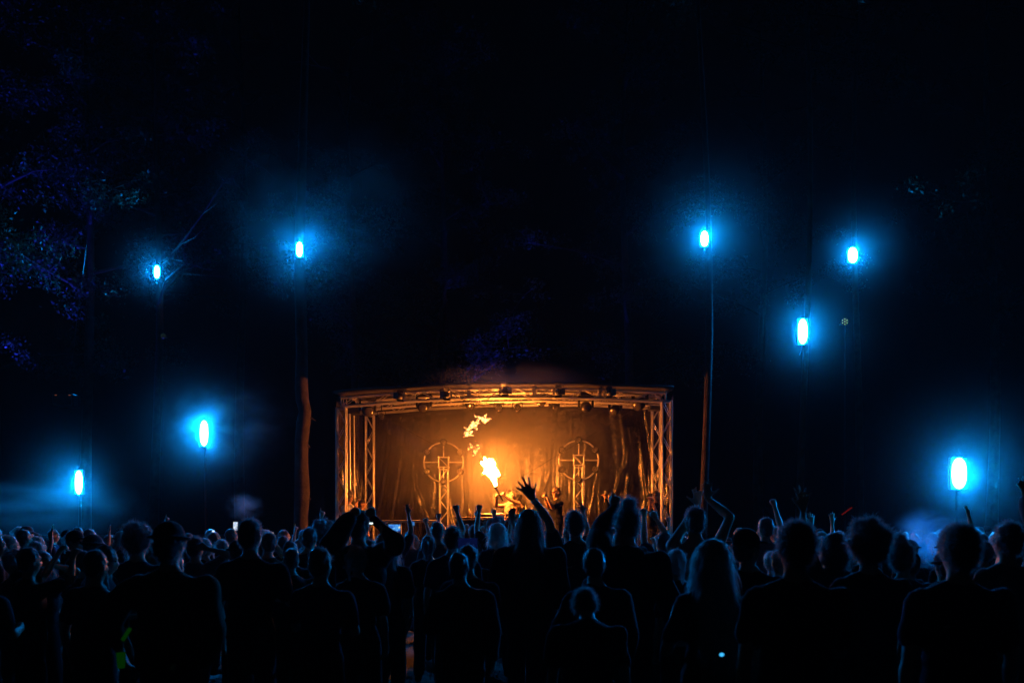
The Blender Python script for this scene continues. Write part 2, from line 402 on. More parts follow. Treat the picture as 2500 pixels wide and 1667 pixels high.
# slim upright pipes behind the left front tower
for (px, Y, y0, y1, r) in ((853, 22.0, 1010, 1168, .022), (864, 22.6, 1000, 1200, .016), (846, 21.8, 975, 1290, .014)):
    a = P(px, y0, Y); b = P(px + 3, y1, Y); rod('upright_pipe', a, Vector((b.x, b.y, DECK)), r, stage, ALU)
for px, py, Y in ((867, 1000, 22.4), (1600, 990, 22.2)):
    p = P(px, py, Y); q = MB(); q.box(p, (.3, .35, .22), bev=.02); q.obj('cable_box', BLACKM, stage)

# hung sheeting: back wall and two sides
def sheet(name, A, B, z0, z1, amp, seed, label, nx=420, nz=110, fan=0.0, cx=.5):
    A = Vector(A); B = Vector(B); d = B - A; nrm = Vector((d.y, -d.x, 0)).normalized()
    t = np.linspace(0, 1, nx)[None, :]; z = np.linspace(0, 1, nz)[:, None]; L = d.length
    R = np.random.default_rng(seed)
    u = (t - cx) * L * (1 - fan * (1 - z)) + .06 * np.sin(z * 5 + t * 9)
    h = np.zeros((nz, nx))
    for k in range(9):
        f = 3.5 * 1.42 ** k; ph = R.random() * 6.28; w = .5 + .5 * np.sin(t * L * .9 * (1 + .3 * k) + R.random() * 6 + z * 1.5)
        h += w * np.sin(u * f + ph + .9 * np.sin(z * 2.3 + k)) / (1.0 + .62 * k)
    # creases running diagonally, deeper towards the floor
    for k in range(26):
        c = R.random() * L; sl = (R.random() - .5) * 1.5 - .25 * np.sign(c - L / 2); wd = .02 + .05 * R.random(); zz = .12 + .5 * R.random()
        dist = (t * L - c) + sl * (z - zz) * (z1 - z0) * .45
        h += (R.random() * 1.6 + .3) * np.exp(-(dist / wd) ** 2) * np.exp(-((z - zz) / (.16 + .2 * R.random())) ** 2)
    h = h * amp * (.45 + .75 * (1 - z))
    X = A.x + d.x * t + nrm.x * h; Y = A.y + d.y * t + nrm.y * h; Z = z0 + (z1 - z0) * z + 0 * t
    V = np.stack([X, Y, np.broadcast_to(Z, X.shape)], 2).reshape(-1, 3)
    i = np.arange(nx - 1)[None, :]; j = np.arange(nz - 1)[:, None]; a = (j * nx + i).ravel()
    o = link(name, mesh_np(V, np.stack([a, a + 1, a + nx + 1, a + nx], 1), True), None, FOIL)
    sm = o.modifiers.new('thickness', 'SOLIDIFY'); sm.thickness = .003
    return tag(o, label, 'curtain', 'sheeting hung round the stage')
sheet('backdrop_curtain', (BLx - .1, BLy + .28, 0), (BRx + .15, BRy + .28, 0), DECK, 4.76, .045, 3, 'creased shiny black sheeting hung as the back wall of the stage', fan=.1, cx=.45)
sheet('side_curtain', (FLx - .25, FLy + .9, 0), (BLx - .2, BLy + .1, 0), DECK, 4.62, .05, 8, 'pleated dark sheeting closing the left side of the stage', nx=160, nz=60)
sheet('side_curtain', (BRx + .25, BRy + .1, 0), (FRx + .3, FRy + .9, 0), DECK, 4.62, .05, 9, 'dark sheeting closing the right side of the stage', nx=160, nz=60)

# ------------------------------------------------------------------ wheels of lamps on truss pillars
LEDGLASS = mat('led_glass', (0.85, 0.8, 0.72), 0.32, 1.0, var=.05)
def par_mesh():
    b = MB(); b.tube([(0, .1, 0), (0, .05, 0), (0, -.03, 0), (0, -.045, 0), (0, -.045, 0)], [.045, .07, .075, .078, .07], 16)
    return b.me(True, 'par_body')
PARB = par_mesh(); PARB.materials.append(BLACKM)
def dots_mesh():
    b = MB()
    for (r, n) in ((0, 1), (.028, 6), (.055, 11)):
        for i in range(n):
            a = i * 2 * math.pi / n + r * 20; b.ell((r * math.cos(a), -.048, r * math.sin(a)), (.0095, .006, .0095), nu=8, nv=5)
    return b.me(True, 'par_lenses')
PARD = dots_mesh(); PARD.materials.append(LEDGLASS)
def lamp_wheel(px, py, Y, label, rot):
    c = P(px, py, Y); rr = 48.0 / F * Y
    w = empty('wheel_light', (c.x, c.y, DECK), 0, label, 'stage light', 'round lamp wheels on truss pillars')
    cz = c.z - DECK
    truss('pillar_truss', (0.0, .13, 0), (0.0, .13, cz - .14), .235, w, pitch=.26)
    b = MB(); s = .115
    for x in (-s, s): b.tube([(x, -.03, cz - s), (x, -.03, cz + s)], .017, 8); b.tube([(-x, -.03, cz + x), (x, -.03, cz + x)], .017, 8)
    for x in (-s, s):
        for z in (-s, s): b.ell((x, -.045, cz + z), (.028, .03, .028)); b.tube([(x, -.03, cz + z), (x, .2, cz + z)], .014, 6)
    b.tube([(-s, .2, cz + s), (s, .2, cz - s)], .009, 6); b.tube([(-s, -.03, cz + s), (s, -.03, cz - s)], .007, 6)
    b.obj('square_frame', ALU, w)
    rod('spoke', (-rr, 0, cz), (-s, 0, cz), .017, w, ALU); rod('spoke', (s, 0, cz), (rr, 0, cz), .017, w, ALU)
    rod('spoke', (0, 0, cz + s), (0, 0, cz + rr), .016, w, ALU); rod('spoke', (0, 0, cz - rr), (0, 0, cz - s), .016, w, ALU)
    for k in range(6):
        a0 = math.radians(60 * k + 30) + .17; a1 = math.radians(60 * k + 90) - .17
        b = MB(); b.tube([(rr * math.cos(a0 + (a1 - a0) * i / 8), 0, cz + rr * math.sin(a0 + (a1 - a0) * i / 8)) for i in range(9)], .019, 8)
        b.obj('rim_tube', ALU, w, True)
        a = math.radians(60 * k + 30); R = Matrix.Translation((rr * math.cos(a), -.02, cz + rr * math.sin(a))) @ Matrix.Rotation(rot[k] * .5, 4, 'Z') @ Matrix.Rotation(-.25, 4, 'X')
        o = link('lamp_can', PARB, w); o.matrix_local = R; q = link('lens_array', PARD, o)
lamp_wheel(1083, 1128, 23.4, 'wheel of small lamps with square centre, left of the flame', (-.6, .3, .9, .9, .3, -.6))
lamp_wheel(1413, 1123, 22.9, 'wheel of small lamps with square centre, right of the flame', (-.9, -.9, .4, .4, -.9, -.9))

# ------------------------------------------------------------------ lamps hung under the roof
def moving_head(px, py, Y, s, tilt, yaw, label):
    c = P(px, py, Y); r = empty('moving_head_lamp', c, yaw, label, 'stage light', 'lamps hung under the stage roof', s)
    b = MB(); b.box((0, 0, .3), (.32, .22, .1), bev=.02); b.tube([(0, 0, .34), (0, 0, .42)], .03, 8); b.obj('base', PLASTIC, r)
    b = MB()
    for x in (-.17, .17): b.box((x, 0, .12), (.045, .1, .3), bev=.012)
    b.box((0, 0, .23), (.34, .12, .05), bev=.012); b.obj('yoke', PLASTIC, r)
    h = MB(); h.tube([(0, .14, 0), (0, .12, 0), (0, -.02, 0), (0, -.12, 0), (0, -.15, 0)], [.07, .11, .135, .12, .118], 18)
    o = h.obj('lamp_head', PLASTIC, r, True); o.rotation_euler = (tilt, 0, 0)
    l = MB(); l.ell((0, -.145, 0), (.105, .03, .105), nu=16); l.obj('lens', GLASS, o, True)
    return r
for a in ((897, 1002, 22.0, 1.0, .25, .4, 'largest round lamp beside the left tower under the roof'),
          (945, 990, 23.2, .8, .5, .2, 'lamp second from the left tower under the roof'),
          (1035, 990, 22.3, .95, .5, -.2, 'lamp above the left lamp wheel, hanging lower than its neighbour'),
          (1146, 985, 22.6, .85, .6, .3, 'lamp above the upper fireballs under the roof'),
          (1322, 980, 22.4, .75, .5, 0, 'small lamp under the roof left of the right lamp wheel'),
          (1353, 990, 22.9, .7, .6, .5, 'dim lamp close behind the small lamp under the roof'),
          (1430, 993, 21.8, .9, .2, .15, 'lamp with large round lens above the right lamp wheel'),
          (1502, 1000, 22.5, .85, .6, -.5, 'lamp hung low left of the right tower'),
          (1562, 985, 22.0, 1.0, .5, -.6, 'bulky lamp nearest to the right tower under the roof')):
    moving_head(*a)
def led_par(px, py, Y, tilt, label, s=1.0):
    c = P(px, py, Y); r = empty('flat_lamp', c, 0, label, 'stage light', 'flat lamps under the stage roof', s)
    o = link('lamp_can', PARB, r); o.rotation_euler = (tilt, 0, 0); q = link('lens_array', PARD, o)
    b = MB(); b.tube([(-.1, .02, 0), (-.1, .02, .12), (0, .02, .16), (.1, .02, .12), (.1, .02, 0)], .008, 6); b.tube([(0, .02, .15), (0, .02, .3)], .012, 6)
    b.obj('bracket', BLACKM, r)
led_par(931, 1016, 22.6, -.2, 'flat lamp with small lenses right of the left inner tower', .9)
led_par(1218, 998, 22.4, -.35, 'flat lamp with glinting lenses above the flame, left one', 1.1)
led_par(1263, 998, 22.4, -.35, 'flat lamp with glinting lenses above the flame, right one', 1.1)
def barn_lamp(px, py, Y, yaw, label):
    c = P(px, py, Y); r = empty('flap_lamp', c, yaw, label, 'stage light', 'small flap lamps on the front roof truss')
    b = MB(); b.tube([(0, .1, .02), (0, .08, 0), (0, -.1, -.02)], [.05, .07, .075], 14); b.obj('can', BLACKM, r, True)
    for sx in (-1, 1):
        f = MB(); f.box((sx * .1, -.16, -.02), (.006, .13, .13), Matrix.Rotation(-sx * .5, 3, 'Z')); f.obj('flap', BLACKM, r)
    f = MB(); f.box((0, -.16, .08), (.14, .13, .006), Matrix.Rotation(-.5, 3, 'X')); f.box((0, -.16, -.12), (.14, .13, .006), Matrix.Rotation(.5, 3, 'X')); f.obj('flap', BLACKM, r)
    y = MB(); y.tube([(-.09, 0, 0), (-.09, 0, .12), (.09, 0, .12), (.09, 0, 0)], .008, 6); y.tube([(0, 0, .11), (0, 0, .22)], .012, 6); y.obj('yoke', BLACKM, r)
barn_lamp(1086, 963, 21.0, .3, 'flap lamp on the front truss left of centre'); barn_lamp(1235, 954, 20.8, -.1, 'flap lamp on the front truss over the flame')
barn_lamp(1366, 956, 20.8, -.2, 'flap lamp on the front truss right of the flame'); barn_lamp(1492, 957, 20.6, -.4, 'flap lamp on the front truss nearest the right tower')
barn_lamp(972, 966, 21.1, .4, 'flap lamp on the front truss nearest the left tower')
# cables
def cable(pts, label, r=.006):
    b = MB(); P3 = [Vector(p) for p in pts]; out = []
    for k in range(len(P3) - 1):
        for i in range(6): out.append(P3[k].lerp(P3[k + 1], i / 6))
    out.append(P3[-1]); b.tube(out, r, 5); o = b.obj('cable', BLACKM, None, True); tag(o, label, 'cable', 'cables rigged on the stage')
cable([P(1098, 952, 20.6), P(1115, 968, 20.7), P(1140, 979, 20.7), P(1165, 982, 20.7), P(1190, 976, 20.7), P(1212, 956, 20.6)], 'sagging black cable below the roof truss above the fireballs', .009)
cable([P(940, 1020, 22.5), P(1040, 1075, 22.9), P(1130, 1120, 23.2)], 'thin slanting cable from the roof down to the left lamp wheel', .004)
cable([P(1540, 1004, 22.2), P(1430, 1070, 22.6), P(1360, 1112, 22.8), P(1270, 1165, 23)], 'thin slanting cable from the roof past the right lamp wheel', .004)
cable([P(840, 963, 21), P(851, 972, 21.2), P(862, 978, 21.6)], 'short cable looping off the top of the left tower')

# ------------------------------------------------------------------ strobe lamps on trees and stands (lit)
SPOW = 1950.0
STROBE = emis('strobe_light', BLUE, SPOW)
def strobe(px, py, Y, hpx, wpx, label, mount='tree', k=1.0):
    c = P(px, py, Y); h = hpx / F * Y; w = wpx / F * Y
    r = empty('strobe_lamp', c, 0, label, 'strobe light', 'blue strobe lamps round the crowd')
    b = MB(); b.box((0, .075, 0), (w * .9, .07, h * 1.02), bev=.012)
    for sx in (-1, 1): b.box((sx * w * .44, .015, 0), (.01, .05, h * .98)); b.box((0, .015, sx * h * .51), (w * .9, .05, .01))
    b.obj('housing', BLACKM, r)
    n = 20; V = []
    for yy in (.0, .004):
        for i in range(n):
            a = 2 * math.pi * i / n; V.append((w * .4 * math.cos(a), yy, h / 2 * math.copysign(abs(math.sin(a)) ** .75, math.sin(a))))
    b = MB(); b.add([Vector(v) for v in V], [tuple(range(n)), tuple(range(2 * n - 1, n - 1, -1))] + [(i, n + i, n + (i + 1) % n, (i + 1) % n) for i in range(n)])
    m = STROBE if k == 1.0 else emis('strobe_light_%d' % (k * 100), BLUE, SPOW * k)
    b.obj('light_panel', m, r, False)
    b = MB()
    if mount == 'tree':
        b.tube([(0, .08, h * .3), (0, .28, h * .3)], .018, 6); b.tube([(0, .08, -h * .3), (0, .28, -h * .3)], .018, 6); b.obj('bracket', BLACKM, r)
        b = MB(); b.tube([(0, .09, -h * .5), (.005, .12, -h * .5 - .12), (0, .26, -h * .5 - .2)], .009, 5); b.obj('cable', BLACKM, r)
    else:
        b.tube([(0, .1, h * .4), (0, .1, -c.z)], .022, 8)
        for a in range(3):
            t = a * 2.09 + .5; b.tube([(0, .1, -c.z + .7), (.55 * math.cos(t), .1 + .55 * math.sin(t), -c.z + .02)], .014, 6)
        b.obj('stand', mat('matt_black', (.008, .008, .009), .95, spec=.05), r)
    return c
LAMPS = [
 (383, 664, 30.0, 31, 16, 'small blue strobe in the tree at upper left, smallest of all', 'tree', 1.2),
 (731, 609, 21.4, 36, 19, 'blue strobe high on the bent tree left of the stage', 'tree', 1.3),
 (1720, 583, 20.9, 38, 23, 'blue strobe high on the straight tree right of the stage', 'tree', 1.3),
 (2082, 623, 28.2, 38, 29, 'roundish blue strobe highest at the right edge trees', 'tree', .85),
 (1960, 809, 22.0, 62, 29, 'tall blue strobe at mid height, beside the ring of green dots', 'tree', .7),
 (192, 1177, 22.0, 58, 23, 'tall narrow blue strobe on a stand at far left, just above the heads', 'stand', .75),
 (498, 1057, 21.0, 62, 25, 'blue strobe in drifting smoke on a stand between far left and the bent tree', 'stand', 1.0),
 (2342, 1155, 17.0, 76, 46, 'largest and brightest blue strobe, low over the crowd at far right', 'stand', .8)]
for l in LAMPS: strobe(*l)
# small ring lamps with green points
def ring_lamp(px, py, Y, s, k, label):
    c = P(px, py, Y); r = empty('ring_lamp', c, 0, label, 'stage light')
    b = MB(); b.tube([(0, .1, 0), (0, .02, 0)], [.07 * s, .09 * s], 14); b.obj('can', BLACKM, r, True)
    b = MB(); b.tube([(0, .1, 0), (0, .35, 0)], .015, 6); b.obj('bracket', BLACKM, r)
    g = emis('green_led_%d' % (k * 10), (0.5, .85, .32), k)
    for i in range(7):
        a = math.radians(60 * i + 30); q = .06 * s if i < 6 else 0
        d = MB(); d.ell((q * math.cos(a), .012, q * math.sin(a)), (.010 * s, .01, .008 * s), nu=8, nv=5); d.obj('led', g, r, True)
ring_lamp(2063, 785, 22.4, 1.0, 1.8, 'small dark lamp with a ring of seven green points, right of the tall strobe')
ring_lamp(398, 820, 30.0, 1.0, .12, 'small dark lamp with faint green points below the smallest strobe')
# the arm that holds the right one
c = P(2063, 785, 22.75)
rod('lamp_mast', (c.x, c.y, 0), c, .018, None, BLACKM)
tag(bpy.data.objects['lamp_mast'], 'thin dark mast under the lamp with seven green points', 'mast')
c = P(160, 978, 24)
r = empty('hanging_speaker', c, 0, 'dark loudspeaker with two tiny red lights hung high at the left', 'speaker')
b = MB(); b.box((0, 0, 0), (.5, .3, .3), bev=.02); b.obj('cabinet', BLACKM, r)
b = MB(); b.box((0, -.155, -.02), (.42, .012, .2)); b.obj('grille', PLASTIC, r)
for x in (-.165, .165): b = MB(); b.box((x, -.156, .115), (.05, .01, .01)); b.obj('led', emis('red_led', (1, .25, .1), .25), r)
b = MB(); b.tube([(0, .1, .15), (.3, .5, 4.0)], .01, 5); b.obj('hanger', BLACKM, r)

# deep blue uplights that colour the leaves
def uplight(x, y, target, power, label, size=45, z=.25):
    r = empty('uplight', (x, y, 0), 0, label, 'spotlight', 'deep blue uplights on the ground')
    b = MB(); b.box((0, 0, z * .3), (.2, .2, z * .5), bev=.02); b.obj('base', BLACKM, r)
    d = (Vector(target) - Vector((x, y, z))).normalized()
    b = MB(); b.tube([(Vector((0, 0, z)) - d * .16), (Vector((0, 0, z)) - d * .01)], [.07, .1], 12); b.obj('can', BLACKM, r)
    l = bpy.data.lights.new('uplight_beam', 'SPOT'); l.energy = power; l.color = (.02, .035, 1.0); l.spot_size = math.radians(size); l.spot_blend = .6; l.shadow_soft_size = .06
    o = bpy.data.objects.new('beam', l); COL.objects.link(o); o.parent = r; o.location = Vector((0, 0, z)) + d * .02; o.rotation_euler = d.to_track_quat('-Z', 'Y').to_euler()
uplight(-13.8, 29.0, (-14.6, 29.8, 12.4), 11000, 'uplight below the broad tree at the left edge', 24)
uplight(-12.2, 30.2, (-11.4, 30.6, 10.5), 1500, 'small uplight right of the one below the broad tree', 26)
uplight(-8.0, 28.2, (-8.4, 29.0, 11.6), 5000, 'uplight below the tree with the smallest strobe', 24)
uplight(-.2, 30.2, (-.5, 31.0, 8.0), 2800, 'uplight behind the stage, left of the flame', 24)
uplight(2.0, 31.2, (2.3, 31.6, 8.0), 900, 'uplight behind the right half of the stage', 30)
uplight(-6.5, 29.6, (-6.2, 30.4, 7.0), 700, 'uplight between the bent tree and the stage', 28)

# ------------------------------------------------------------------ people
def ik(S0, T, l1, l2, pole):
    d = T - S0; L = min(d.length, (l1 + l2) * .995); d = d.normalized(); T = S0 + d * L
    a = (l1 * l1 - l2 * l2 + L * L) / (2 * L); h = math.sqrt(max(0, l1 * l1 - a * a))
    p = pole - d * pole.dot(d); p = p.normalized() if p.length > 1e-4 else d.orthogonal().normalized()
    return S0 + d * a + p * h, T
def hand(mb, w, d, n, t, pose, hs=1.0):
    hs = 1.2 if pose == 'splay' else 1.0
    """w wrist, d finger direction, n palm normal, t thumb side"""
    d = d.normalized(); n = (n - d * n.dot(d)).normalized(); t = (t - d * t.dot(d) - n * t.dot(n)).normalized()
    lat = tuple(q * hs for q in (.028, .010, -.010, -.028)); ln = tuple(q * hs * (1.08 if pose == 'splay' else 1) for q in (.073, .082, .075, .060))
    for k in range(4):
        kn = w + d * (.088 - .006 * abs(k - 1.3)) * hs + t * lat[k]
        mb.cap(w + t * lat[k] * .5 + d * .008, kn, .0165 * hs, .0125 * hs, 8)
        spread = {'open': (.32, .1, -.12, -.36), 'splay': (.46, .15, -.2, -.56)}.get(pose, (.06, .02, -.02, -.06))[k]
        fd = (d + t * spread).normalized()
        cur = {'open': (.1, .2, .3), 'splay': (.12, .14, .2), 'relax': (.5, .9, 1.2), 'fist': (1.35, 2.8, 3.9), 'hold': (.7, 1.6, 2.2), 'point': (1.35, 2.8, 3.9)}[pose]
        if pose == 'point' and k == 0: cur = (.05, .08, .1)
        p = kn; fr = (.46, .31, .23)
        for j in range(3):
            th = cur[j]; dd = fd * math.cos(th) + n * math.sin(th); q = p + dd * ln[k] * fr[j]
            mb.cap(p, q, (.0108 - .001 * j) * hs, (.0099 - .001 * j) * hs, 7); p = q
    td = {'open': t * 1.0 + d * .55, 'splay': t * .75 + d * .62, 'relax': t * .5 + d * .9 + n * .3, 'fist': d * .55 + n * .8 - t * .1, 'hold': d * .6 + n * .9, 'point': d * .55 + n * .8 - t * .1}[pose].normalized()
    a = w + d * .022 + t * .022 + n * .004; b = a + (t * .45 + d * .55 + td * .4).normalized() * .045; c = b + td * .036; e = c + (td + d * .25).normalized() * .028
    mb.cap(a, b, .0165, .013, 8); mb.cap(b, c, .0125, .011, 8); mb.cap(c, e, .0108, .0088, 8)
    mb.cap(w - d * .01, w + d * .04, .021, .024, 10)
ARMS = {  # upper direction, lower direction, hand pose
 'down': ((.22, -.05, -1), (.02, .3, -1), 'relax'),
 'front': ((.25, .35, -1), (-.45, 1, .15), 'hold'),
 'pocket': ((.45, -.15, -1), (-.5, .35, -1), 'relax'),
 'up': ((.35, .3, .9), (-.15, .1, 1), 'open'),
 'fist': ((.4, .5, .7), (-.2, .1, 1), 'fist'),
 'high': ((.2, .15, 1), (-.12, .05, 1), 'splay'),
 'point': ((.35, .5, .75), (.1, .2, 1), 'point'),
 'phone': ((.25, .9, .25), (-.45, .35, .8), 'hold'),
 'nape': ((.95, .0, .55), (-.95, -.18, .25), 'relax'),
 'cross': ((.2, .25, -1), (-.9, .8, .35), 'fist'),
}
def strands(R, pts, nrm, n, length, droop, width, jitter=.5):
    idx = R.integers(0, len(pts), n); p = pts[idx].copy(); d = nrm[idx] * (1 if droop < .6 else .25) + R.normal(size=(n, 3)) * jitter - np.array([0, 0, 1.0 if droop >= .6 else 0])
    d /= np.linalg.norm(d, axis=1)[:, None]; L = length * (.4 + .9 * R.random(n)); segs = 3
    side = np.cross(d, R.normal(size=(n, 3))); side /= np.linalg.norm(side, axis=1)[:, None] + 1e-9
    rows = [p - d * .004]
    for k in range(segs):
        p = p + d * (L / segs)[:, None]; d = d + np.array([0, 0, -droop]); d /= np.linalg.norm(d, axis=1)[:, None]; rows.append(p)
    V = []; w0 = np.array([1, .9, .7, .15]) * width
    for k, q in enumerate(rows): V.append(q - side * w0[k]); V.append(q + side * w0[k])
    V = np.stack(V, 1); base = (np.arange(n) * 8)[:, None]
    Q = np.concatenate([base + np.array([[2 * k, 2 * k + 1, 2 * k + 3, 2 * k + 2]]) for k in range(segs)], 0)
    return V.reshape(-1, 3), Q
def verts_normals(me):
    n = len(me.vertices); a = np.empty(n * 3, np.float32); b = np.empty(n * 3, np.float32)
    me.vertices.foreach_get('co', a); me.vertices.foreach_get('normal', b); return a.reshape(-1, 3).astype(float), b.reshape(-1, 3).astype(float)
def build_person(sp):
    """returns list of (part name, mesh, sub-parts) in local space, facing +Y, about 1.78 m, and the height of the head's top"""
    seed = sp.get('seed', 1); R = np.random.default_rng(seed); fine = sp.get('vox', .0125); bw = sp.get('w', 1.0)
    female = sp.get('f', False)
    lean = Matrix.Rotation(-sp.get('lean', 0.0), 4, 'X'); piv = Vector((0, 0, .95))
    side = Matrix.Rotation(sp.get('side', 0.0), 4, 'Y')
    T = lambda p: piv + (lean @ side) @ (Vector(p) - piv)
    R3 = (lean @ side).to_3x3()
    hy, hp, hr = sp.get('yaw', 0), sp.get('pitch', 0), sp.get('roll', 0)
    HR = R3 @ Matrix.Rotation(hy, 3, 'Z') @ Matrix.Rotation(hp, 3, 'X') @ Matrix.Rotation(hr, 3, 'Y')
    neck = T((0, .005, 1.53)); H = lambda p: neck + HR @ (Vector(p) - Vector((0, .005, 1.53)))
    sw = (.175 if female else .195) * bw
    body = MB(); top = MB(); g = .024 if sp.get('top', 'tee') in ('tee', 'tank') else .034
    kind = sp.get('top', 'tee')
    tors = [((0, 0, .97), (.16, .115, .125)), ((0, .0, 1.1), (.138 if female else .148, .1, .16)), ((0, .0, 1.27), (.158 if female else .172, .112, .19)), ((0, -.015, 1.36), (.135 if female else .15, .085, .09))]
    for c, r in tors:
        r = (r[0] * bw, r[1] * bw, r[2]); body.ell(T(c), r, R3, 16, 10); top.ell(T(c), (r[0] + g, r[1] + g, r[2] + g), R3, 16, 10)
    if female:
        for s in (-1, 1): body.ell(T((s * .075, .085, 1.28)), (.062, .055, .062), R3); top.ell(T((s * .075, .085, 1.28)), (.074, .065, .07), R3)
    for s in (-1, 1):
        body.cap(T((s * .05, -.01, 1.43)), T((s * sw * .9, -.005, 1.385)), .05, .05); top.cap(T((s * .06, -.01, 1.42)), T((s * sw * .9, -.005, 1.38)), .055, .048 + g * .8)
        body.cap(T((s * .12, -.02, 1.405)), T((s * .025, -.01, 1.485)), .036, .044)
    body.cap(T((0, -.012, 1.42)), H((0, 0, 1.57)), .06 if not female else .052, .056 if not female else .048, 12)
    for s in (-1, 1): top.cap(T((s * .12, -.02, 1.40)), T((s * .04, -.01, 1.452)), .042 + g * .4, .046 + g * .3)
    top.cap(T((0, -.012, 1.40)), T((0, -.006, 1.455)), .08, .066 + g * .3)
    top.ell(T((0, 0, .93)), (.168 * bw + g, .12 * bw + g, .12), R3, 16, 8)
    # head
    body.ell(H((0, -.012, 1.665)), (.077, .096, .098), HR, 18, 12); body.ell(H((0, .018, 1.612)), (.064, .078, .088), HR, 14, 10); body.ell(H((0, .05, 1.555)), (.037, .034, .03), HR)
    body.cap(H((0, .088, 1.655)), H((0, .113, 1.622)), .009, .014, 8); body.ell(H((0, .088, 1.678)), (.05, .016, .012), HR); body.ell(H((0, .096, 1.583)), (.022, .012, .011), HR)
    for s in (-1, 1):
        body.ell(H((s * .079, -.008, 1.635)), (.009, .02, .032), HR @ Matrix.Rotation(s * .35, 3, 'Z')); body.ell(H((s * .04, .068, 1.62)), (.02, .02, .02), HR)
    # arms
    wrists = {}
    for s, key in ((1, 'R'), (-1, 'L')):
        a = sp.get(key, 'down'); Sh = T((s * sw, -.005, 1.385))
        if isinstance(a, str):
            u, v, hp_ = ARMS[a]
            if u[2] > .3: Sh = T((s * sw * .97, .0, 1.44))
            jit = R.normal(size=6) * .06
            u = Vector((s * u[0] + jit[0], u[1] + jit[1], u[2])); v = Vector((s * v[0] + jit[2], v[1] + jit[3], v[2]))
            E = Sh + u.normalized() * .285; Wr = E + v.normalized() * .25; pose = hp_; pn = None; fd = v
        else:
            Tg, pole, pose = Vector(a[0]), Vector(a[1]), a[2]
            if Tg.z > 1.6: Sh = T((s * sw * .97, .0, 1.44))
            E, Wr = ik(Sh, Tg, .29, .255, pole); fd = Vector(a[3]) if len(a) > 3 else Wr - E; pn = Vector(a[4]) if len(a) > 4 else None
        body.cap(Sh, E, .05 * bw, .037 * bw, 12); body.cap(Sh, Sh.lerp(E, .5), .054 * bw, .045 * bw, 12)
        body.cap(E, E.lerp(Wr, .35), .037, .04 * bw, 12); body.cap(E.lerp(Wr, .3), Wr, .039 * bw, .0235, 12)
        n = pn if pn is not None else (Vector((0, 1, 0)) if fd.normalized().z > .3 else Vector((-s, .2, 0)))
        th = n.cross(fd) * (1 if s > 0 else -1)
        th = -th if n.z < -2 else th
        if pose in ('splay', 'open') and len(a) > 5 and not isinstance(a, str): th = Vector(a[5])
        hand(body, Wr, fd.normalized(), n, th, pose); wrists[key] = (Wr, E, fd.normalized())
        if kind == 'tee': m = Sh.lerp(E, .62); top.cap(Sh, m, .054 * bw + g, .056 * bw + g * .6, 12)
        elif kind == 'long': top.cap(Sh, E, .054 * bw + g, .046 * bw + g, 12); top.cap(E, Wr.lerp(E, .06), .044 * bw + g, .034 + g * .5, 12)
    # legs and shoes
    leg = MB(); lg = .018; st = sp.get('stance', .0); feet = []
    for s in (-1, 1):
        hip = Vector((s * .085, 0, .92)); kn = Vector((s * (.105 + st), .03 + .02 * s, .49)); an = Vector((s * (.115 + st), -.02, .09))
        body.cap(hip, kn, .085 * bw, .056, 12); body.cap(kn, an, .055, .036, 12); body.cap(kn.lerp(an, .25) + Vector((0, -.015, 0)), kn.lerp(an, .5), .052, .043, 10)
        body.cap(an, an + Vector((s * .02, .14, -.05)), .038, .03, 10)
        leg.cap(hip, kn, .085 * bw + lg, .058 + lg, 12); leg.cap(kn, an + Vector((0, 0, .02)), .058 + lg, .048 + lg, 12)
        f = MB(); f.cap(an + Vector((0, -.05, -.045)), an + Vector((s * .03, .15, -.05)), .045, .04, 10); f.ell(an + Vector((0, -.01, 0)), (.048, .06, .055)); feet.append(f)
    leg.ell(T((0, 0, .95)), (.163 * bw + lg, .118 * bw + lg, .12), R3, 16, 8)
    parts = []
    parts.append(('body', remesh(body, fine, sp.get('skin', SKIN), 'body', 2), []))
    if kind != 'none': parts.append(('shirt' if kind in ('tee', 'tank') else 'jacket', remesh(top, .017, CLOTH[sp.get('c', 'black')], 'shirt', 2, (.045, 6)), []))
    parts.append(('trousers', remesh(leg, .022, CLOTH[sp.get('tc', 'charcoal')], 'trousers', 2, (.014, 9)), []))
    for f in feet: parts.append(('shoe', remesh(f, .02, CLOTH['black'], 'shoe', 1), []))
    # eyes and mouth
    for s in (-1, 1):
        e = MB(); e.ell(H((s * .032, .083, 1.648)), (.015, .009, .0075), HR, 8, 6); me = e.me(True, 'eye'); me.materials.append(EYE); parts.append(('eye', me, []))
    e = MB(); e.ell(H((0, .1, 1.588)), (.02, .008, .004), HR, 8, 6); me = e.me(True, 'mouth'); me.materials.append(LIP); parts.append(('mouth', me, []))
    # hair and hats
    hs = sp.get('hair', 'short'); hm = HAIR[sp.get('hc', 'dark')]; hb = MB(); st_n = sp.get('strands', 900)
    base_r = {'short': (.083, .1, .1), 'spiky': (.08, .1, .1), 'curly': (.108, .118, .118), 'long': (.092, .106, .106), 'pony': (.084, .102, .103), 'bun': (.085, .102, .103), 'bob': (.1, .112, .11), 'cap': (.083, .1, .096), 'hat': (.084, .1, .096), 'buzz': (.0795, .098, .1)}[hs]
    hb.ell(H((0, -.02, 1.676)), base_r, HR, 18, 12); hb.ell(H((0, -.05, 1.625)), (base_r[0] * .88, .06, .08), HR, 14, 8)
    if hs == 'curly':
        for k in range(46):
            v = R.normal(size=3); v /= np.linalg.norm(v)
            if v[1] > .55 and v[2] < .45: continue
            if v[2] < -.6: continue
            rr_ = .024 + .022 * R.random(); hb.ell(H((v[0] * .1, -.02 + v[1] * .108, 1.69 + v[2] * .108)), (rr_,) * 3, None, 8, 6)
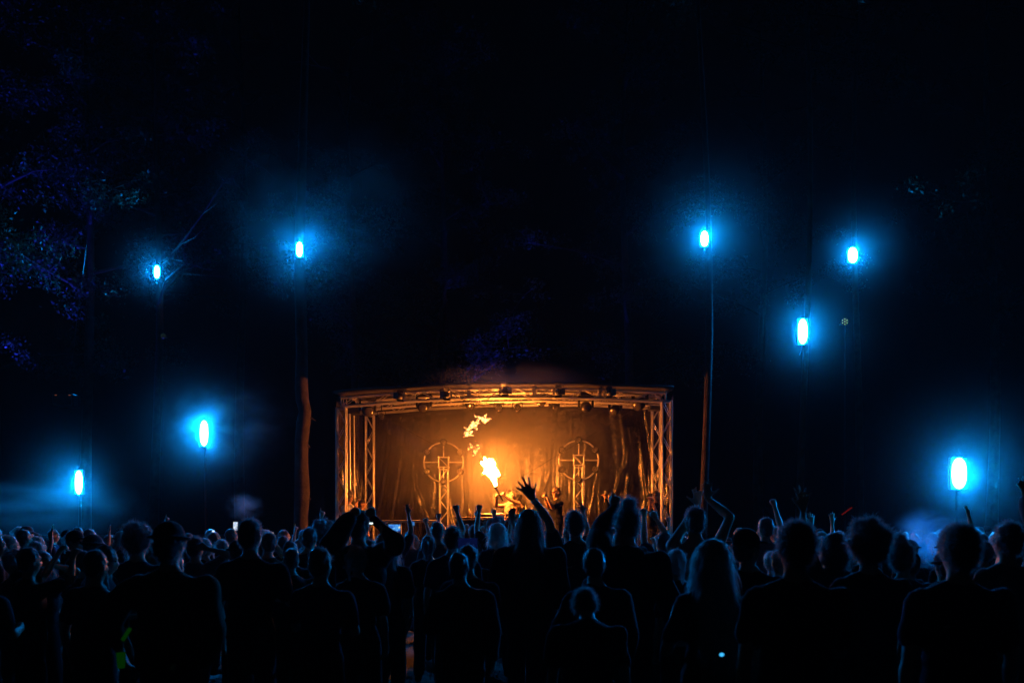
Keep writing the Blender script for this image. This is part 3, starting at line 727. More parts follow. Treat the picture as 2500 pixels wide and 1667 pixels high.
    if hs == 'long':
        hb.ell(H((0, -.065, 1.56)), (.098, .058, .15), HR); L = sp.get('hl', .3); c2 = T((0, -.115, 1.42)); hb.ell(c2, (.112, .042, .16), R3); hb.ell(T((0, -.13, 1.42 - L * .5)), (.095, .03, .13), R3)
        for s in (-1, 1): hb.cap(H((s * .085, -.01, 1.64)), T((s * .1, .03, 1.42)), .028, .03); hb.cap(T((s * .1, .03, 1.42)), T((s * .1, .05, 1.3)), .03, .015)
    if hs == 'bob':
        hb.ell(H((0, -.05, 1.58)), (.102, .075, .11), HR)
        for s in (-1, 1): hb.cap(H((s * .088, .0, 1.65)), H((s * .09, .01, 1.53)), .03, .026)
    if hs == 'pony': hb.cap(H((0, -.12, 1.7)), H((0, -.16, 1.66)), .028, .034); hb.cap(H((0, -.16, 1.66)), H((0, -.15, 1.48)), .034, .014)
    if hs == 'bun': hb.ell(H((0, -.06, 1.79)), (.05, .05, .045), HR)
    hme = remesh(hb, .013, hm, 'hair', 1, (.012, 30))
    if st_n:
        pts, nr = verts_normals(hme); sel = np.ones(len(pts), bool)
        if hs in ('cap', 'hat'): zc = H((0, 0, 1.66)).z; sel = pts[:, 2] < zc
        ln, dr, jt, wd = {'short': (.028, .1, .7, .001), 'spiky': (.03, -.1, .3, .001), 'curly': (.045, .2, 1.0, .001), 'long': (.13, .9, .25, .0012), 'pony': (.035, .4, .7, .0009), 'bun': (.035, .2, .8, .0009),
                          'bob': (.09, .6, .5, .0011), 'cap': (.02, .4, .5, .0009), 'hat': (.03, .5, .5, .0009), 'buzz': (.006, 0, .4, .0008)}[hs]
        V, Q = strands(R, pts[sel], nr[sel], st_n, ln, dr, wd, jt)
        n0 = len(hme.vertices); q0 = np.empty(len(hme.loops), np.int32); hme.loops.foreach_get('vertex_index', q0); q0 = q0.reshape(-1, 4)
        me2 = mesh_np(np.concatenate([pts, V]), np.concatenate([q0, Q + n0]), True, 'hair'); me2.materials.append(hm); bpy.data.meshes.remove(hme); hme = me2
    parts.append(('hair', hme, []))
    if hs == 'cap':
        c = MB(); c.ell(H((0, -.014, 1.69)), (.09, .108, .098), HR, 18, 12); va = sp.get('visor', 0.0); cR = HR @ Matrix.Rotation(va, 3, 'Z')
        c.ell(H((0, 0, 1.695)) + cR @ Vector((0, .125, -.008)), (.068, .075, .009), cR @ Matrix.Rotation(-.15, 3, 'X')); parts.append(('cap', remesh(c, .01, CLOTH['black'], 'cap', 1), []))
    if hs == 'hat':
        c = MB(); c.ell(H((0, -.012, 1.705)), (.092, .11, .09), HR, 18, 12); c.ell(H((0, -.01, 1.69)), (.135, .15, .016), HR @ Matrix.Rotation(-.08, 3, 'X'), 20, 8); parts.append(('hat', remesh(c, .01, CLOTH['charcoal'], 'hat', 1), []))
    if kind == 'long' and sp.get('hood'):
        c = MB(); c.ell(T((0, -.1, 1.43)), (.12, .06, .08), R3); c.cap(T((-.1, -.04, 1.45)), T((.1, -.04, 1.45)), .045, .045); parts.append(('hood', remesh(c, .016, CLOTH[sp.get('c', 'black')], 'hood', 2, (.02, 8)), []))
    if sp.get('watch'):
        Wr, E, _ = wrists[sp['watch']]; d = (E - Wr).normalized(); x = d.orthogonal().normalized(); b = MB(); a = Wr + d * .03
        b.tube([a - d * .011, a + d * .011], [.031, .032], 14); q = (Vector((0, -1, 0)) - d * (-d.y)).normalized(); me = b.me(True, 'watch'); me.materials.append(BLACKM)
        f = MB(); f.tube([a + q * .028, a + q * .038], [.024, .022], 14); m2 = f.me(True, 'dial'); m2.materials.append(mat('watch_dial', (.75, .8, .78), .25, .3)); parts.append(('wristwatch', me, [('dial', m2)]))
    hz = max(v.co.z for v in hme.vertices)
    for nme, me, _ in parts:
        if nme in ('cap', 'hat'): hz = max(hz, max(v.co.z for v in me.vertices))
    return parts, hz, wrists
PEOPLE = []
def place(parts, hz, x, y, ztop, rz, label, group=None, z0=0.0, copy=False):
    s = (ztop - z0) / hz; s = max(.78, min(1.16, s))
    r = empty('person', (x, y, z0), rz, label, 'person', group, s)
    for nm, me, subs in parts:
        o = link(nm, me, r)
        for n2, m2 in subs: link(n2, m2, o)
    PEOPLE.append((x, y)); return r, s
def facing(x, y): return math.atan2(x, 22.0 - y)
HERO_XY = []
def hero(px, ytop, Y, label, rz=None, z0=0.0, group='people in the crowd', targets=None, turn=0.0, **sp):
    x = (px - 1250) / F * Y; ztop = CAMZ + (HOR - ytop) / F * Y
    rot = facing(x, Y) + turn if rz is None else rz
    s = (ztop - z0) / 1.785; s = max(.8, min(1.16, s)); Rm = Matrix.Rotation(-rot, 3, 'Z')
    for k, t in (targets or {}).items():
        wp = P(t[0], t[1], t[2]); loc = Rm @ (wp - Vector((x, Y, z0))) / s
        pole = Rm @ Vector(t[3]); a = [loc, pole, t[4]]
        for e in t[5:]: a.append(Rm @ Vector(e))
        sp[k] = tuple(a)
    sp.setdefault('strands', 2600 if Y < 11 else 500)
    parts, hz, wr = build_person(sp)
    r, s = place(parts, hz, x, Y, ztop, rot, label, group, z0)
    HERO_XY.append((x, Y)); return r, s, wr, rot, Vector((x, Y, z0))
def wrist_world(h, key):
    r, s, wr, rot, o = h; return o + Matrix.Rotation(rot, 3, 'Z') @ (wr[key][0] * s + wr[key][2] * .07 * s)

# near people, left to right
hero(105, 1343, 8.6, 'woman-like slim figure at far left with elbows out and hands behind head', f=True, hair='long', hc='brown', c='charcoal', L='nape', R='nape', seed=2)
hero(185, 1293, 11.0, 'person in a peaked cap turned right, under the narrow strobe at far left', hair='cap', c='grey', turn=-.5, yaw=-.9, seed=3, R='front')
hero(338, 1262, 8.6, 'person with big round curly hair, left of the hatted man', hair='curly', c='navy', seed=4, top='long', w=1.05)
h_vest = hero(415, 1271, 6.0, 'broad man in a brimmed hat and olive jacket, nearest on the left', hair='hat', c='olive', top='long', seed=5, w=1.12, L=((-.36, .1, .95), (-1, -.2, 0), 'hold'), R='pocket')
hero(612, 1257, 7.6, 'bare necked wide shouldered man between the hatted man and the bent trunk', hair='short', c='black', seed=6, w=1.06, R='front')
h_tall = hero(876, 1243, 8.6, 'tall person in a cap holding both hands up before the left stage tower', hair='cap', c='black', top='long', seed=7, hood=True, w=1.08,
     targets={'L': (857, 1264, 8.35, (-.7, 0, -1), 'fist'), 'R': (913, 1264, 8.35, (.7, 0, -1), 'fist')})
hero(943, 1297, 9.2, 'fair long haired woman right of the tall capped person, hair lit blue', f=True, hair='long', hc='blond', c='black', seed=8, strands=4200, hl=.2)
hero(1105, 1277, 9.6, 'short haired man centred below the left lamp wheel', hair='short', c='navy', seed=9)
hero(1215, 1274, 11.6, 'light haired woman between raised hands in front of the turntables', f=True, hair='bob', hc='blond', c='navy', seed=10, targets={'R': (1250, 1272, 11.3, (.8, 0, -1), 'open', (0, 0, 1), (0, 1, 0))})
hero(1291, 1240, 8.9, 'tall long haired dark figure just left of the big raised arm', hair='long', c='black', top='long', seed=11, w=1.12, strands=3600)
h_hand = hero(1418, 1238, 9.7, 'short haired man raising a splayed hand with wristwatch before the fire', hair='short', c='charcoal', seed=12, vox=.0078, skin=SKIN2, watch='L', w=1.05, side=-.08,
     targets={'L': (1299, 1210, 9.5, (.8, 0, -.6), 'splay', (-.55, 0, .85), (0, 1, 0), (1, 0, .3))})
hero(1531, 1203, 7.6, 'tallest dark figure with tied back hair right of the right lamp wheel', hair='bun', hc='dark', c='black', top='long', seed=13, hood=True, w=1.1, strands=3200,
     targets={'L': (1500, 1212, 8.0, (-1, 0, -.6), 'point', (.1, 0, 1), (0, 1, 0))})
hero(1622, 1292, 10.2, 'person lifting both thin arms together beneath the right stage tower', f=True, hair='pony', c='navy', seed=14, skin=SKIN,
     targets={'L': (1568, 1222, 10.4, (-1, 0, -.2), 'fist'), 'R': (1584, 1226, 10.2, (.8, 0, -.4), 'fist')})
hero(1699, 1228, 9.3, 'shirtless man with both hands raised over his head, lit along the left side', hair='short', top='none', seed=15, w=1.08, lean=.05,
     targets={'R': (1727, 1210, 9.5, (1, 0, .1), 'open', (0, 0, 1), (0, 1, 0)), 'L': (1717, 1207, 9.7, (-.3, 1, -.4), 'open', (0, 0, 1), (0, 1, 0))})
hero(1446, 1433, 5.6, 'person bending forward low in front, only head and back rimmed blue', hair='short', c='black', seed=16, lean=.55, pitch=-.4, w=1.05, yaw=.4)
hero(1737, 1312, 5.4, 'long straight fair haired woman near the camera, hair edge glowing blue', f=True, hair='long', hc='blond', c='charcoal', seed=17, hl=.42, strands=6000, L='front')
hero(1826, 1288, 6.8, 'person in a peaked cap looking right beside the long haired woman', hair='cap', c='black', yaw=-1.1, seed=18, w=1.05)
hero(1941, 1258, 4.9, 'short haired man near the camera right of the cap wearer, bright rim on his crown', hair='short', hc='brown', c='black', seed=19, w=1.08, strands=6000, R='cross')
hero(2035, 1291, 7.8, 'person half hidden left of the large curly head', hair='bob', c='charcoal', seed=20, L='high')
hero(2120, 1247, 6.2, 'person with a very large curly head of hair in the right half', hair='curly', c='charcoal', seed=21, w=1.05, strands=6000, L='front')
hero(2205, 1289, 7.0, 'person in profile with hair in a bun right of the large curly head', hair='bun', hc='brown', c='navy', f=True, yaw=-.9, seed=22, strands=3000)
hero(2338, 1266, 5.0, 'big man with short upright hair seen from behind below the largest strobe', hair='spiky', hc='brown', c='navy', seed=23, w=1.14, strands=8000)
hero(2458, 1262, 6.6, 'person at the right edge lifting one arm, washed in dark blue light', hair='short', c='grey', seed=24, R='up', top='long')
hero(478, 1303, 10.4, 'person with hands clasped on top of the head right behind the hatted man', hair='short', c='grey', seed=25, R='nape')
hero(1046, 1300, 11.2, 'narrow dark head directly left of the short haired man below the left lamp wheel', hair='pony', c='black', f=True, seed=26)
hero(745, 1281, 11.0, 'long necked person leaning below the bent tree trunk', hair='short', c='black', seed=27, side=.08)
hero(806, 1258, 11.5, 'bulky head of hair leaning left below the left stage tower', hair='curly', c='charcoal', seed=28, side=-.1)

# performers on the stage
hero(1247, 1191, 22.3, 'bare chested performer holding up a flame thrower behind the table', rz=math.pi + .25, z0=DECK, group='people on the stage', top='none', hair='short', hc='brown', seed=31, skin=mat('skin_pale', (0.66, 0.46, 0.34), 0.45, 0.0, var=0.06, scale=9), vox=.009, pitch=.12, yaw=.1,
     targets={'L': (1222, 1203, 21.9, (.2, -.2, -1), 'hold'), 'R': (1212, 1212, 21.85, (-.6, 0, -1), 'hold')})
hero(1264, 1197, 22.85, 'dark haired companion behind the bare chested performer, hand at the ear', rz=math.pi - .1, z0=DECK, group='people on the stage', top='tee', hair='curly', seed=32, vox=.009,
     targets={'L': (1259, 1212, 22.6, (1, 0, -1), 'open', (0, 0, 1), (-1, 0, 0)), 'R': 0 or (1250, 1260, 22.6, (-1, 0, -1), 'relax')})
h_blk = hero(1358, 1187, 22.0, 'short haired man in a black T-shirt on stage holding up a camera', rz=math.radians(118), z0=DECK, group='people on the stage', top='tee', c='black', hair='buzz', hc='brown', seed=33, vox=.009, yaw=.15,
     targets={'R': (1333, 1218, 21.75, (0, 0, -1), 'hold'), 'L': (1336, 1215, 21.6, (.2, 0, -1), 'hold')})
h_l = hero(852, 1190, 21.9, 'curly haired person in a white T-shirt behind the left stage tower', rz=-math.radians(110), z0=DECK, group='people on the stage', top='tee', c='white', hair='curly', seed=34, vox=.01,
     targets={'R': (868, 1226, 21.7, (0, 0, -1), 'hold'), 'L': (872, 1222, 21.8, (0, 0, -1), 'hold')})
hero(885, 1216, 22.9, 'shadowy person facing the stage centre beside the inner left tower', rz=-math.radians(100), z0=DECK, group='people on the stage', top='tee', c='charcoal', hair='short', seed=35)
h_w = hero(1493, 1200, 21.8, 'woman on stage filming, right of the right lamp wheel, half hidden by the crowd', rz=math.radians(125), z0=DECK, group='people on the stage', f=True, top='long', c='black', hair='long', hc='brown', seed=36, vox=.01,
     targets={'R': (1477, 1216, 21.55, (0, 0, -1), 'hold'), 'L': (1480, 1217, 21.5, (0, 0, -1), 'hold')})
h_r = hero(1602, 1196, 21.6, 'long haired woman in black on stage at the right tower holding a phone', rz=math.radians(150), z0=DECK, group='people on the stage', f=True, top='tee', c='black', hair='long', hc='brown', seed=37, vox=.01,
     targets={'R': (1587, 1222, 21.3, (0, 0, -1), 'hold'), 'L': (1592, 1223, 21.3, (0, 0, -1), 'hold')})

# the wider crowd: sixteen figures built once, then copied
VAR = []
specs = [
 dict(hair='short', c='black', top='long', L='front', _t='dark short hair, black shirt'),
 dict(hair='short', hc='brown', c='navy', L='front', R='front', _t='brown hair, navy shirt'),
 dict(hair='long', f=True, hc='brown', c='charcoal', L='cross', R='front', pitch=-.15, _t='long brown hair, charcoal top'),
 dict(hair='curly', c='grey', _t='curly dark hair, grey shirt'),
 dict(hair='cap', c='black', top='long', hood=True, _t='black cap and jacket'),
 dict(hair='pony', f=True, hc='blond', c='black', _t='fair ponytail, black top'),
 dict(hair='bob', f=True, c='red', _t='chin length hair, red top'),
 dict(hair='buzz', hc='brown', c='charcoal', w=1.12, _t='shaven head, heavy build'),
 dict(hair='short', c='grey', R='fist', _t='short hair, right fist raised'),
 dict(hair='short', c='black', L='point', _t='short hair, left finger pointing up'),
 dict(hair='long', f=True, hc='blond', c='navy', R='high', L='high', _t='long fair hair, both hands high'),
 dict(hair='bun', f=True, c='grey', L='up', _t='hair bun, left hand raised'),
 dict(hair='short', hc='brown', c='olive', R='phone', L='phone', _t='brown hair, hands at face height'),
 dict(hair='hat', c='black', top='long', R='cross', _t='brimmed hat, black shirt'),
 dict(hair='spiky', c='navy', R='up', _t='spiky hair, right hand raised'),
 dict(hair='curly', hc='brown', f=True, c='black', L='fist', _t='curly brown hair, left fist raised')]
for i, sp in enumerate(specs):
    t = sp.pop('_t'); sp.update(seed=50 + i, vox=.0155, strands=300, yaw=(i % 5 - 2) * .12, side=((i * 7) % 5 - 2) * .02)
    VAR.append(build_person(sp)[:2] + (t, sp))
LANDMARK = [(40, 'the left edge'), (192, 'the far left strobe'), (290, 'the big curly head'), (415, 'the brimmed hat'), (498, 'the smoky strobe'), (560, 'the drifting smoke'), (612, 'the bare necked man'), (680, 'the second upper strobe'),
            (735, 'the bent trunk'), (785, 'the left stage side'), (828, 'the left tower'), (903, 'the inner left tower'), (960, 'the wide phone'), (1020, 'the left wheel rim'), (1083, 'the left light wheel'), (1140, 'the fireballs'), (1175, 'the left table end'), (1210, 'the main flame'), (1250, 'the bare chested performer'),
            (1300, 'the splayed hand'), (1355, 'the camera man on stage'), (1413, 'the right light wheel'), (1460, 'the right wheel rim'), (1530, 'the tallest dark figure'), (1602, 'the right towers'), (1660, 'the stage edge, right'), (1722, 'the straight trunk'), (1770, 'the upright lit phone'), (1830, 'the right cap wearer'),
            (1900, 'the rim lit crown'), (1960, 'the tall strobe'), (2063, 'the green ring lamp'), (2130, 'the largest curly head'), (2200, 'the profile with bun'), (2260, 'the blue smoke patch'), (2342, 'the largest strobe'), (2400, 'the right strobe halo'), (2470, 'the right edge')]
used_labels = {}
def crowd_person(v, px, ytop, Y, turn=0.0):
    parts, hz, t, sp = VAR[v]; x = (px - 1250) / F * Y; ztop = CAMZ + (HOR - ytop) / F * Y; ztop = max(1.46, min(1.95, ztop))
    lm = min(LANDMARK, key=lambda l: abs(l[0] - px))[1]
    depth = 'farthest rows' if Y > 17 else ('far rows' if Y > 15.7 else ('middle rows' if Y > 13.3 else ('nearer rows' if Y > 10 else 'near rows')))
    lab = 'person, %s, in %s under %s' % (t, depth, lm)
    n = used_labels.get(lab, 0); used_labels[lab] = n + 1
    if n: lab = lab.replace('in %s' % depth, ('slightly left, %s,', 'slightly right, %s,', 'taller, %s,', 'shorter, %s,')[(n - 1) % 4] % depth)
    r, s = place(parts, hz, x, Y, ztop, facing(x, Y) + turn, lab, 'people in the crowd')
    return r, s, ztop
def raised(v, px, yhand, Y):
    """crowd member whose raised hand reaches the given height in view"""
    parts, hz, t, sp = VAR[v]; zt = max(q.co.z for q in parts[0][1].vertices); zh = CAMZ + (HOR - yhand) / F * Y; s = min(1.1, max(.86, zh / zt))
    hx = max(parts[0][1].vertices, key=lambda q: q.co.z).co.x * s
    crowd_person(v, px - hx / Y * F, HOR - (hz * s - CAMZ) * F / Y, Y)
for (v, px, yh, Y) in ((9, 760, 1238, 14.0), (14, 990, 1229, 14.2), (9, 1060, 1244, 15.0), (8, 1112, 1229, 13.0), (9, 1158, 1238, 14.6), (15, 1166, 1230, 13.6), (9, 1201, 1234, 15.0), (11, 1247, 1252, 14.5),
                        (14, 1425, 1225, 13.5), (14, 272, 1280, 17.0), (8, 1916, 1214, 12.0), (10, 2045, 1245, 14.0), (9, 358, 1254, 15.0), (14, 576, 1282, 17.5), (14, 2400, 1232, 13.0), (15, 1640, 1262, 16.0), (9, 690, 1278, 16.5), (8, 1035, 1262, 15.5), (11, 1185, 1262, 15.8), (14, 1345, 1262, 14.8), (15, 1480, 1255, 14.0), (12, 1130, 1278, 16.0), (9, 1870, 1268, 15.0), (8, 2170, 1268, 13.5), (12, 540, 1288, 15.0), (14, 130, 1290, 15.5), (11, 930, 1272, 16.2)):
    raised(v, px, yh, Y)
rr = random.Random(21)
taken = list(PEOPLE)
def free(x, y, d): return all((x - a) ** 2 + (y - b) ** 2 > d * d for a, b in taken)
count = 0
for row, (Y0, step) in enumerate(((18.8, .62), (17.6, .62), (16.4, .64), (15.2, .64), (14.0, .66), (12.8, .72), (11.7, .66), (10.8, .64), (9.9, .64), (9.0, .64), (8.1, .68), (7.1, .8))):
    xm = .53 * Y0; x = -xm + rr.random() * .5
    while x < xm:
        Y = Y0 + rr.uniform(-.35, .35); px = 1250 + F * x / Y
        if free(x, Y, .48 if Y > 8 else .42) and rr.random() < .93:
            ytop = rr.uniform(1281, 1312) if Y > 12.5 else (rr.uniform(1292, 1322) if Y > 9.6 else rr.uniform(1320, 1346))
            if 1110 < px < 1330: ytop = max(ytop, 1294)
            v = rr.choice([0, 0, 1, 2, 3, 4, 5, 6, 7, 0, 13, 1, 5, 2, 12 if rr.random() < .3 else 0])
            crowd_person(v, px, ytop, Y, rr.gauss(0, .4)); taken.append((x, Y)); count += 1
        x += step * rr.uniform(.85, 1.4)
print('crowd', count, 'people', len(PEOPLE))

# ------------------------------------------------------------------ phones, flame thrower, table
def phone(c, rz, tilt, size, cols, strength, label, roll=0.0):
    r = empty('phone', c, rz, label, 'phone', 'phones held up'); r.rotation_euler = (tilt, roll, rz); w, h = size
    b = MB(); b.box((0, 0, 0), (w, .009, h), bev=.003); b.obj('casing', PLASTIC, r)
    m = bpy.data.materials.new('screen'); m.use_nodes = True; n = m.node_tree.nodes; l = m.node_tree.links; n.remove(n['Principled BSDF'])
    e = n.new('ShaderNodeEmission'); tc = n.new('ShaderNodeTexCoord'); nz = n.new('ShaderNodeTexNoise'); nz.inputs['Scale'].default_value = 26; rp = n.new('ShaderNodeValToRGB')
    for i, (p, cc) in enumerate(cols):
        el = rp.color_ramp.elements[i] if i < 2 else rp.color_ramp.elements.new(p); el.position = p; el.color = tuple(cc) + (1,)
    mp = n.new('ShaderNodeMapping'); l.new(tc.outputs['Object'], mp.inputs['Vector'])
    l.new(mp.outputs[0], nz.inputs['Vector']); l.new(nz.outputs['Fac'], rp.inputs['Fac']); l.new(rp.outputs['Color'], e.inputs['Color']); e.inputs['Strength'].default_value = strength
    l.new(e.outputs[0], n['Material Output'].inputs['Surface'])
    b = MB(); b.box((0, -.0055, 0), (w * .94, .002, h * .95)); b.obj('screen', m, r)
BL = [(.35, (.01, .04, .5)), (.62, (.1, .45, .9)), (.7, (.9, .75, .35))]; WH = [(.3, (.3, .5, .9)), (.6, (.9, .95, 1)), (.7, (1, .8, .6))]
phone(P(963, 1288, 11.9), 0, -.1, (.15, .085), BL, 1.0, 'wide phone screen showing a blue and yellow picture over the fair haired woman')
phone(P(575, 1284, 15.5), .1, -.1, (.07, .14), WH, .9, 'upright bright phone left of the bare necked man')
phone(P(661, 1303, 14.0), -.2, 0, (.09, .05), [(.3, (.5, .2, .15)), (.55, (1, .8, .65)), (.7, (.9, .9, 1))], 1.2, 'small warm lit phone screen right of the bare necked man')
phone(P(906, 1277, 8.2), .1, 0, (.03, .014), [(.3, (.3, .8, 1)), (.5, (.6, .95, 1)), (.7, (.9, 1, 1))], 1.6, 'tiny glinting phone by the raised arm of the tall capped person')
phone(P(521, 1296, 16), 0, 0, (.04, .03), WH, 1.2, 'speck of a phone screen above the heads left of the bare necked man')
phone(P(1765, 1283, 13.0), .3, 0, (.035, .07), [(.3, (.4, .3, .2)), (.5, (1, .95, .8)), (.7, (.3, .6, .9))], 1.4, 'upright phone right of the shirtless man')
phone(P(1008, 1278, 15.0), .3, 0, (.05, .06), BL, .6, 'dim blue phone right of the raised arm left of the lamp wheel')
phone(P(1142, 1326, 8.9), 0, -.3, (.18, .1), [(.3, (.004, .01, .07)), (.6, (.005, .012, .09)), (.7, (.005, .012, .09))], .35, 'very dim blue phone screen right of the centred short haired man')
for h, lab in ((h_blk, 'camera held by the man in the black T-shirt'), (h_l, 'phone held by the person in the white T-shirt'), (h_w, 'phone held by the woman right of the right lamp wheel'), (h_r, 'phone held by the woman at the right tower')):
    c = (wrist_world(h, 'R') + wrist_world(h, 'L')) / 2
    r = empty('camera' if 'camera' in lab else 'phone', c, h[3] + math.pi, lab, 'camera' if 'camera' in lab else 'phone'); b = MB(); b.box((0, 0, .03), (.08, .012, .15), bev=.004)
    if 'camera' in lab: b.tube([(0, 0, -.12), (0, 0, .0)], .015, 8)
    b.obj('casing', PLASTIC, r); b = MB(); b.ell((.02, .008, .08), (.008, .004, .008)); b.obj('lens', GLASS, r)
# red light stick
a, b_ = P(2055, 1256, 13), P(2080, 1238, 13)
o = rod('light_stick', a, b_, .008, None, emis('red_stick', (1, .04, .03), .1)); tag(o, 'thin red light stick above the heads left of the very large curly head', 'light stick')
# green glints by the hatted man, no lamps; their light is added as emission
hw = P(312, 1550, 5.75)
b = MB(); b.tube([P(299, 1562, 5.7), P(318, 1533, 5.7)], [.012, .012], 8); o = b.obj('green_glint_strip', emis('strip_glint', (.05, .9, .02), .018), None, True); tag(o, 'green glint given its own dim glow, at the forearm of the hatted man', 'glint')
b = MB(); b.tube([P(296, 1630, 5.7), P(295, 1592, 5.7)], [.02, .026], 12); o = b.obj('green_glint_block', emis('block_glint', (.03, .75, .01), .02), None, True); tag(o, 'green glint built as a glowing block, low beside the hatted man', 'cup')
b = MB(); b.box(P(423, 1628, 5.6), (.028, .01, .04), Matrix.Rotation(.4, 3, 'Y'), bev=.004); o = b.obj('buckle', mat('brass', (.8, .6, .25), .3, 1.0), None); tag(o, 'small pale brass tag on the jacket back of the hatted man', 'tag')
b = MB(); b.ell(P(1762, 1597, 4.9), (.012, .008, .009)); o = b.obj('indicator_light', emis('blue_led', (.05, .5, 1), 1.2), None, True); tag(o, 'tiny bright blue light low in front of the long haired woman', 'light')

# table of players and mixer
TX0, TX1 = P(1113, 0, 21.6).x, P(1292, 0, 21.6).x; TY = 21.6; TZ = CAMZ + (HOR - 1262) / F * TY
t = empty('turntable_table', ((TX0 + TX1) / 2, TY, DECK), 0, 'draped table with players and mixer in front of the performer', 'table'); w = TX1 - TX0
b = MB(); b.box((0, 0, TZ - DECK - .02), (w, .6, .04), bev=.008); b.obj('tabletop', mat('table_top', (.16, .12, .09), .4), t)
b = MB(); b.box((0, -.27, (TZ - DECK) / 2 - .03), (w - .04, .02, TZ - DECK - .06)); b.obj('drape', mat('drape', (.025, .018, .02), .85, bump=.4, bscale=12), t)
for x in (-w / 2 + .06, w / 2 - .06):
    for y in (-.22, .22): rod('leg', (x, y, 0), (x, y, TZ - DECK - .04), .018, t, BLACKM)
def gear(name, px, wd, h, label, knobs, bright=False):
    c = P(px, 0, TY); r = empty(name, (c.x, TY, TZ), 0, label, 'dj equipment', 'equipment on the table')
    b = MB(); b.box((0, 0, h / 2), (wd, .34, h), bev=.008); b.obj('casing', mat('gear_silver', (.5, .48, .45), .35, .7) if bright else PLASTIC, r)
    b = MB(); b.tube([(0, .02, h), (0, .02, h + .018)], [wd * .38, wd * .37], 24); b.obj('jog_wheel' if not bright else 'dial', ALU, r, True)
    for k in range(knobs):
        q = MB(); q.tube([(-wd * .4 + wd * .8 * k / max(1, knobs - 1), -.12, h), (-wd * .4 + wd * .8 * k / max(1, knobs - 1), -.12, h + .025)], [.012, .01], 8); q.obj('knob', ALU, r)
gear('media_player', 1187, .32, .07, 'dark player at the left end of the table', 4); gear('mixer', 1219, .24, .08, 'silver mixer between the two players', 5, True); gear('media_player', 1252, .32, .07, 'dark player at the right end of the table', 4)
def bottle(px, Y, z, s, m, label, name='bottle'):
    c = P(px, 0, Y); r = empty(name, (c.x, Y, z), 0, label, 'bottle', 'bottles on the table'); b = MB(); b.tube([(0, 0, 0), (0, 0, .13 * s), (0, 0, .17 * s), (0, 0, .22 * s)], [.033 * s, .033 * s, .014 * s, .013 * s], 12); b.obj('glass', m, r, True)
    b = MB(); b.tube([(0, 0, .22 * s), (0, 0, .235 * s)], .015 * s, 10); b.obj('cap', ALU, r)
GB = mat('bottle_glass', (.35, .3, .22), .08, .4)
bottle(1146, TY, TZ, .8, GB, 'bottle standing first on the left of the table'); bottle(1150, TY - .1, TZ, .6, GB, 'squat bottle close to the leftmost bottle'); bottle(1284, TY, TZ, 1.1, GB, 'bottle at the right end of the table')
c = P(1273, 0, TY); r = empty('headphones', (c.x, TY - .1, TZ), 0, 'headphones lying at the right end of the table', 'headphones')
b = MB(); b.tube([(.08 * math.cos(a), 0, .05 + .09 * math.sin(a)) for a in [math.pi * i / 10 for i in range(11)]], .009, 6); b.obj('band', PLASTIC, r, True)
for s in (-1, 1): b = MB(); b.tube([(s * .065, 0, .045), (s * .095, 0, .045)], [.042, .035], 14); b.obj('ear_cup', PLASTIC, r, True)
# flame thrower in the performer's hands
n0, n1 = P(1217, 1203, 21.8), P(1209, 1188, 21.55)
fg = empty('flame_thrower', n0, 0, 'hand held silver flame thrower pointed up by the bare chested performer', 'flame thrower'); d = (n1 - n0)
b = MB(); b.tube([(0, 0, 0) - d * .0 if False else Vector((0, 0, 0)), d * .5, d * .95], [.018, .022, .032], 14); b.obj('barrel', ALU, fg, True)
b = MB(); b.tube([d * -.1, d * -.1 + Vector((.09, .02, -.16))], [.02, .018], 10); b.obj('grip', PLASTIC, fg, True)
b = MB(); b.tube([d * .95, d * 1.05], [.034, .03], 14); b.obj('nozzle', BLACKM, fg, True)

# ------------------------------------------------------------------ flames
def flame_mat(name, strength, seed):
    m = bpy.data.materials.new(name); m.use_nodes = True; n = m.node_tree.nodes; l = m.node_tree.links; n.remove(n['Principled BSDF'])
    e = n.new('ShaderNodeEmission'); tc = n.new('ShaderNodeTexCoord'); nz = n.new('ShaderNodeTexNoise'); nz.inputs['Scale'].default_value = 18; nz.inputs['Detail'].default_value = 5
    l.new(tc.outputs['Object'], nz.inputs['Vector']); r = n.new('ShaderNodeMapRange'); r.inputs[1].default_value = .42; r.inputs[2].default_value = .68
    r.inputs[3].default_value = strength * .03; r.inputs[4].default_value = strength
    l.new(nz.outputs['Fac'], r.inputs[0]); l.new(r.outputs[0], e.inputs['Strength']); e.inputs['Color'].default_value = (1.0, .36, .09, 1)
    l.new(e.outputs[0], n['Material Output'].inputs['Surface']); return m
FY = 21.5
def wisp(b, R, p, d, L, r):
    """one curling tongue of fire, thin at both ends"""
    pts = []; q = Vector(p); d = Vector(d).normalized(); c = Vector(R.normal(size=3)) * .5
    for k in range(6): pts.append(q.copy()); q = q + d * (L / 5); d = (d + c * .35 + Vector(R.normal(size=3)) * .22).normalized()
    b.tube(pts, [r * f for f in (.25, .8, 1, .85, .55, .12)], 7)
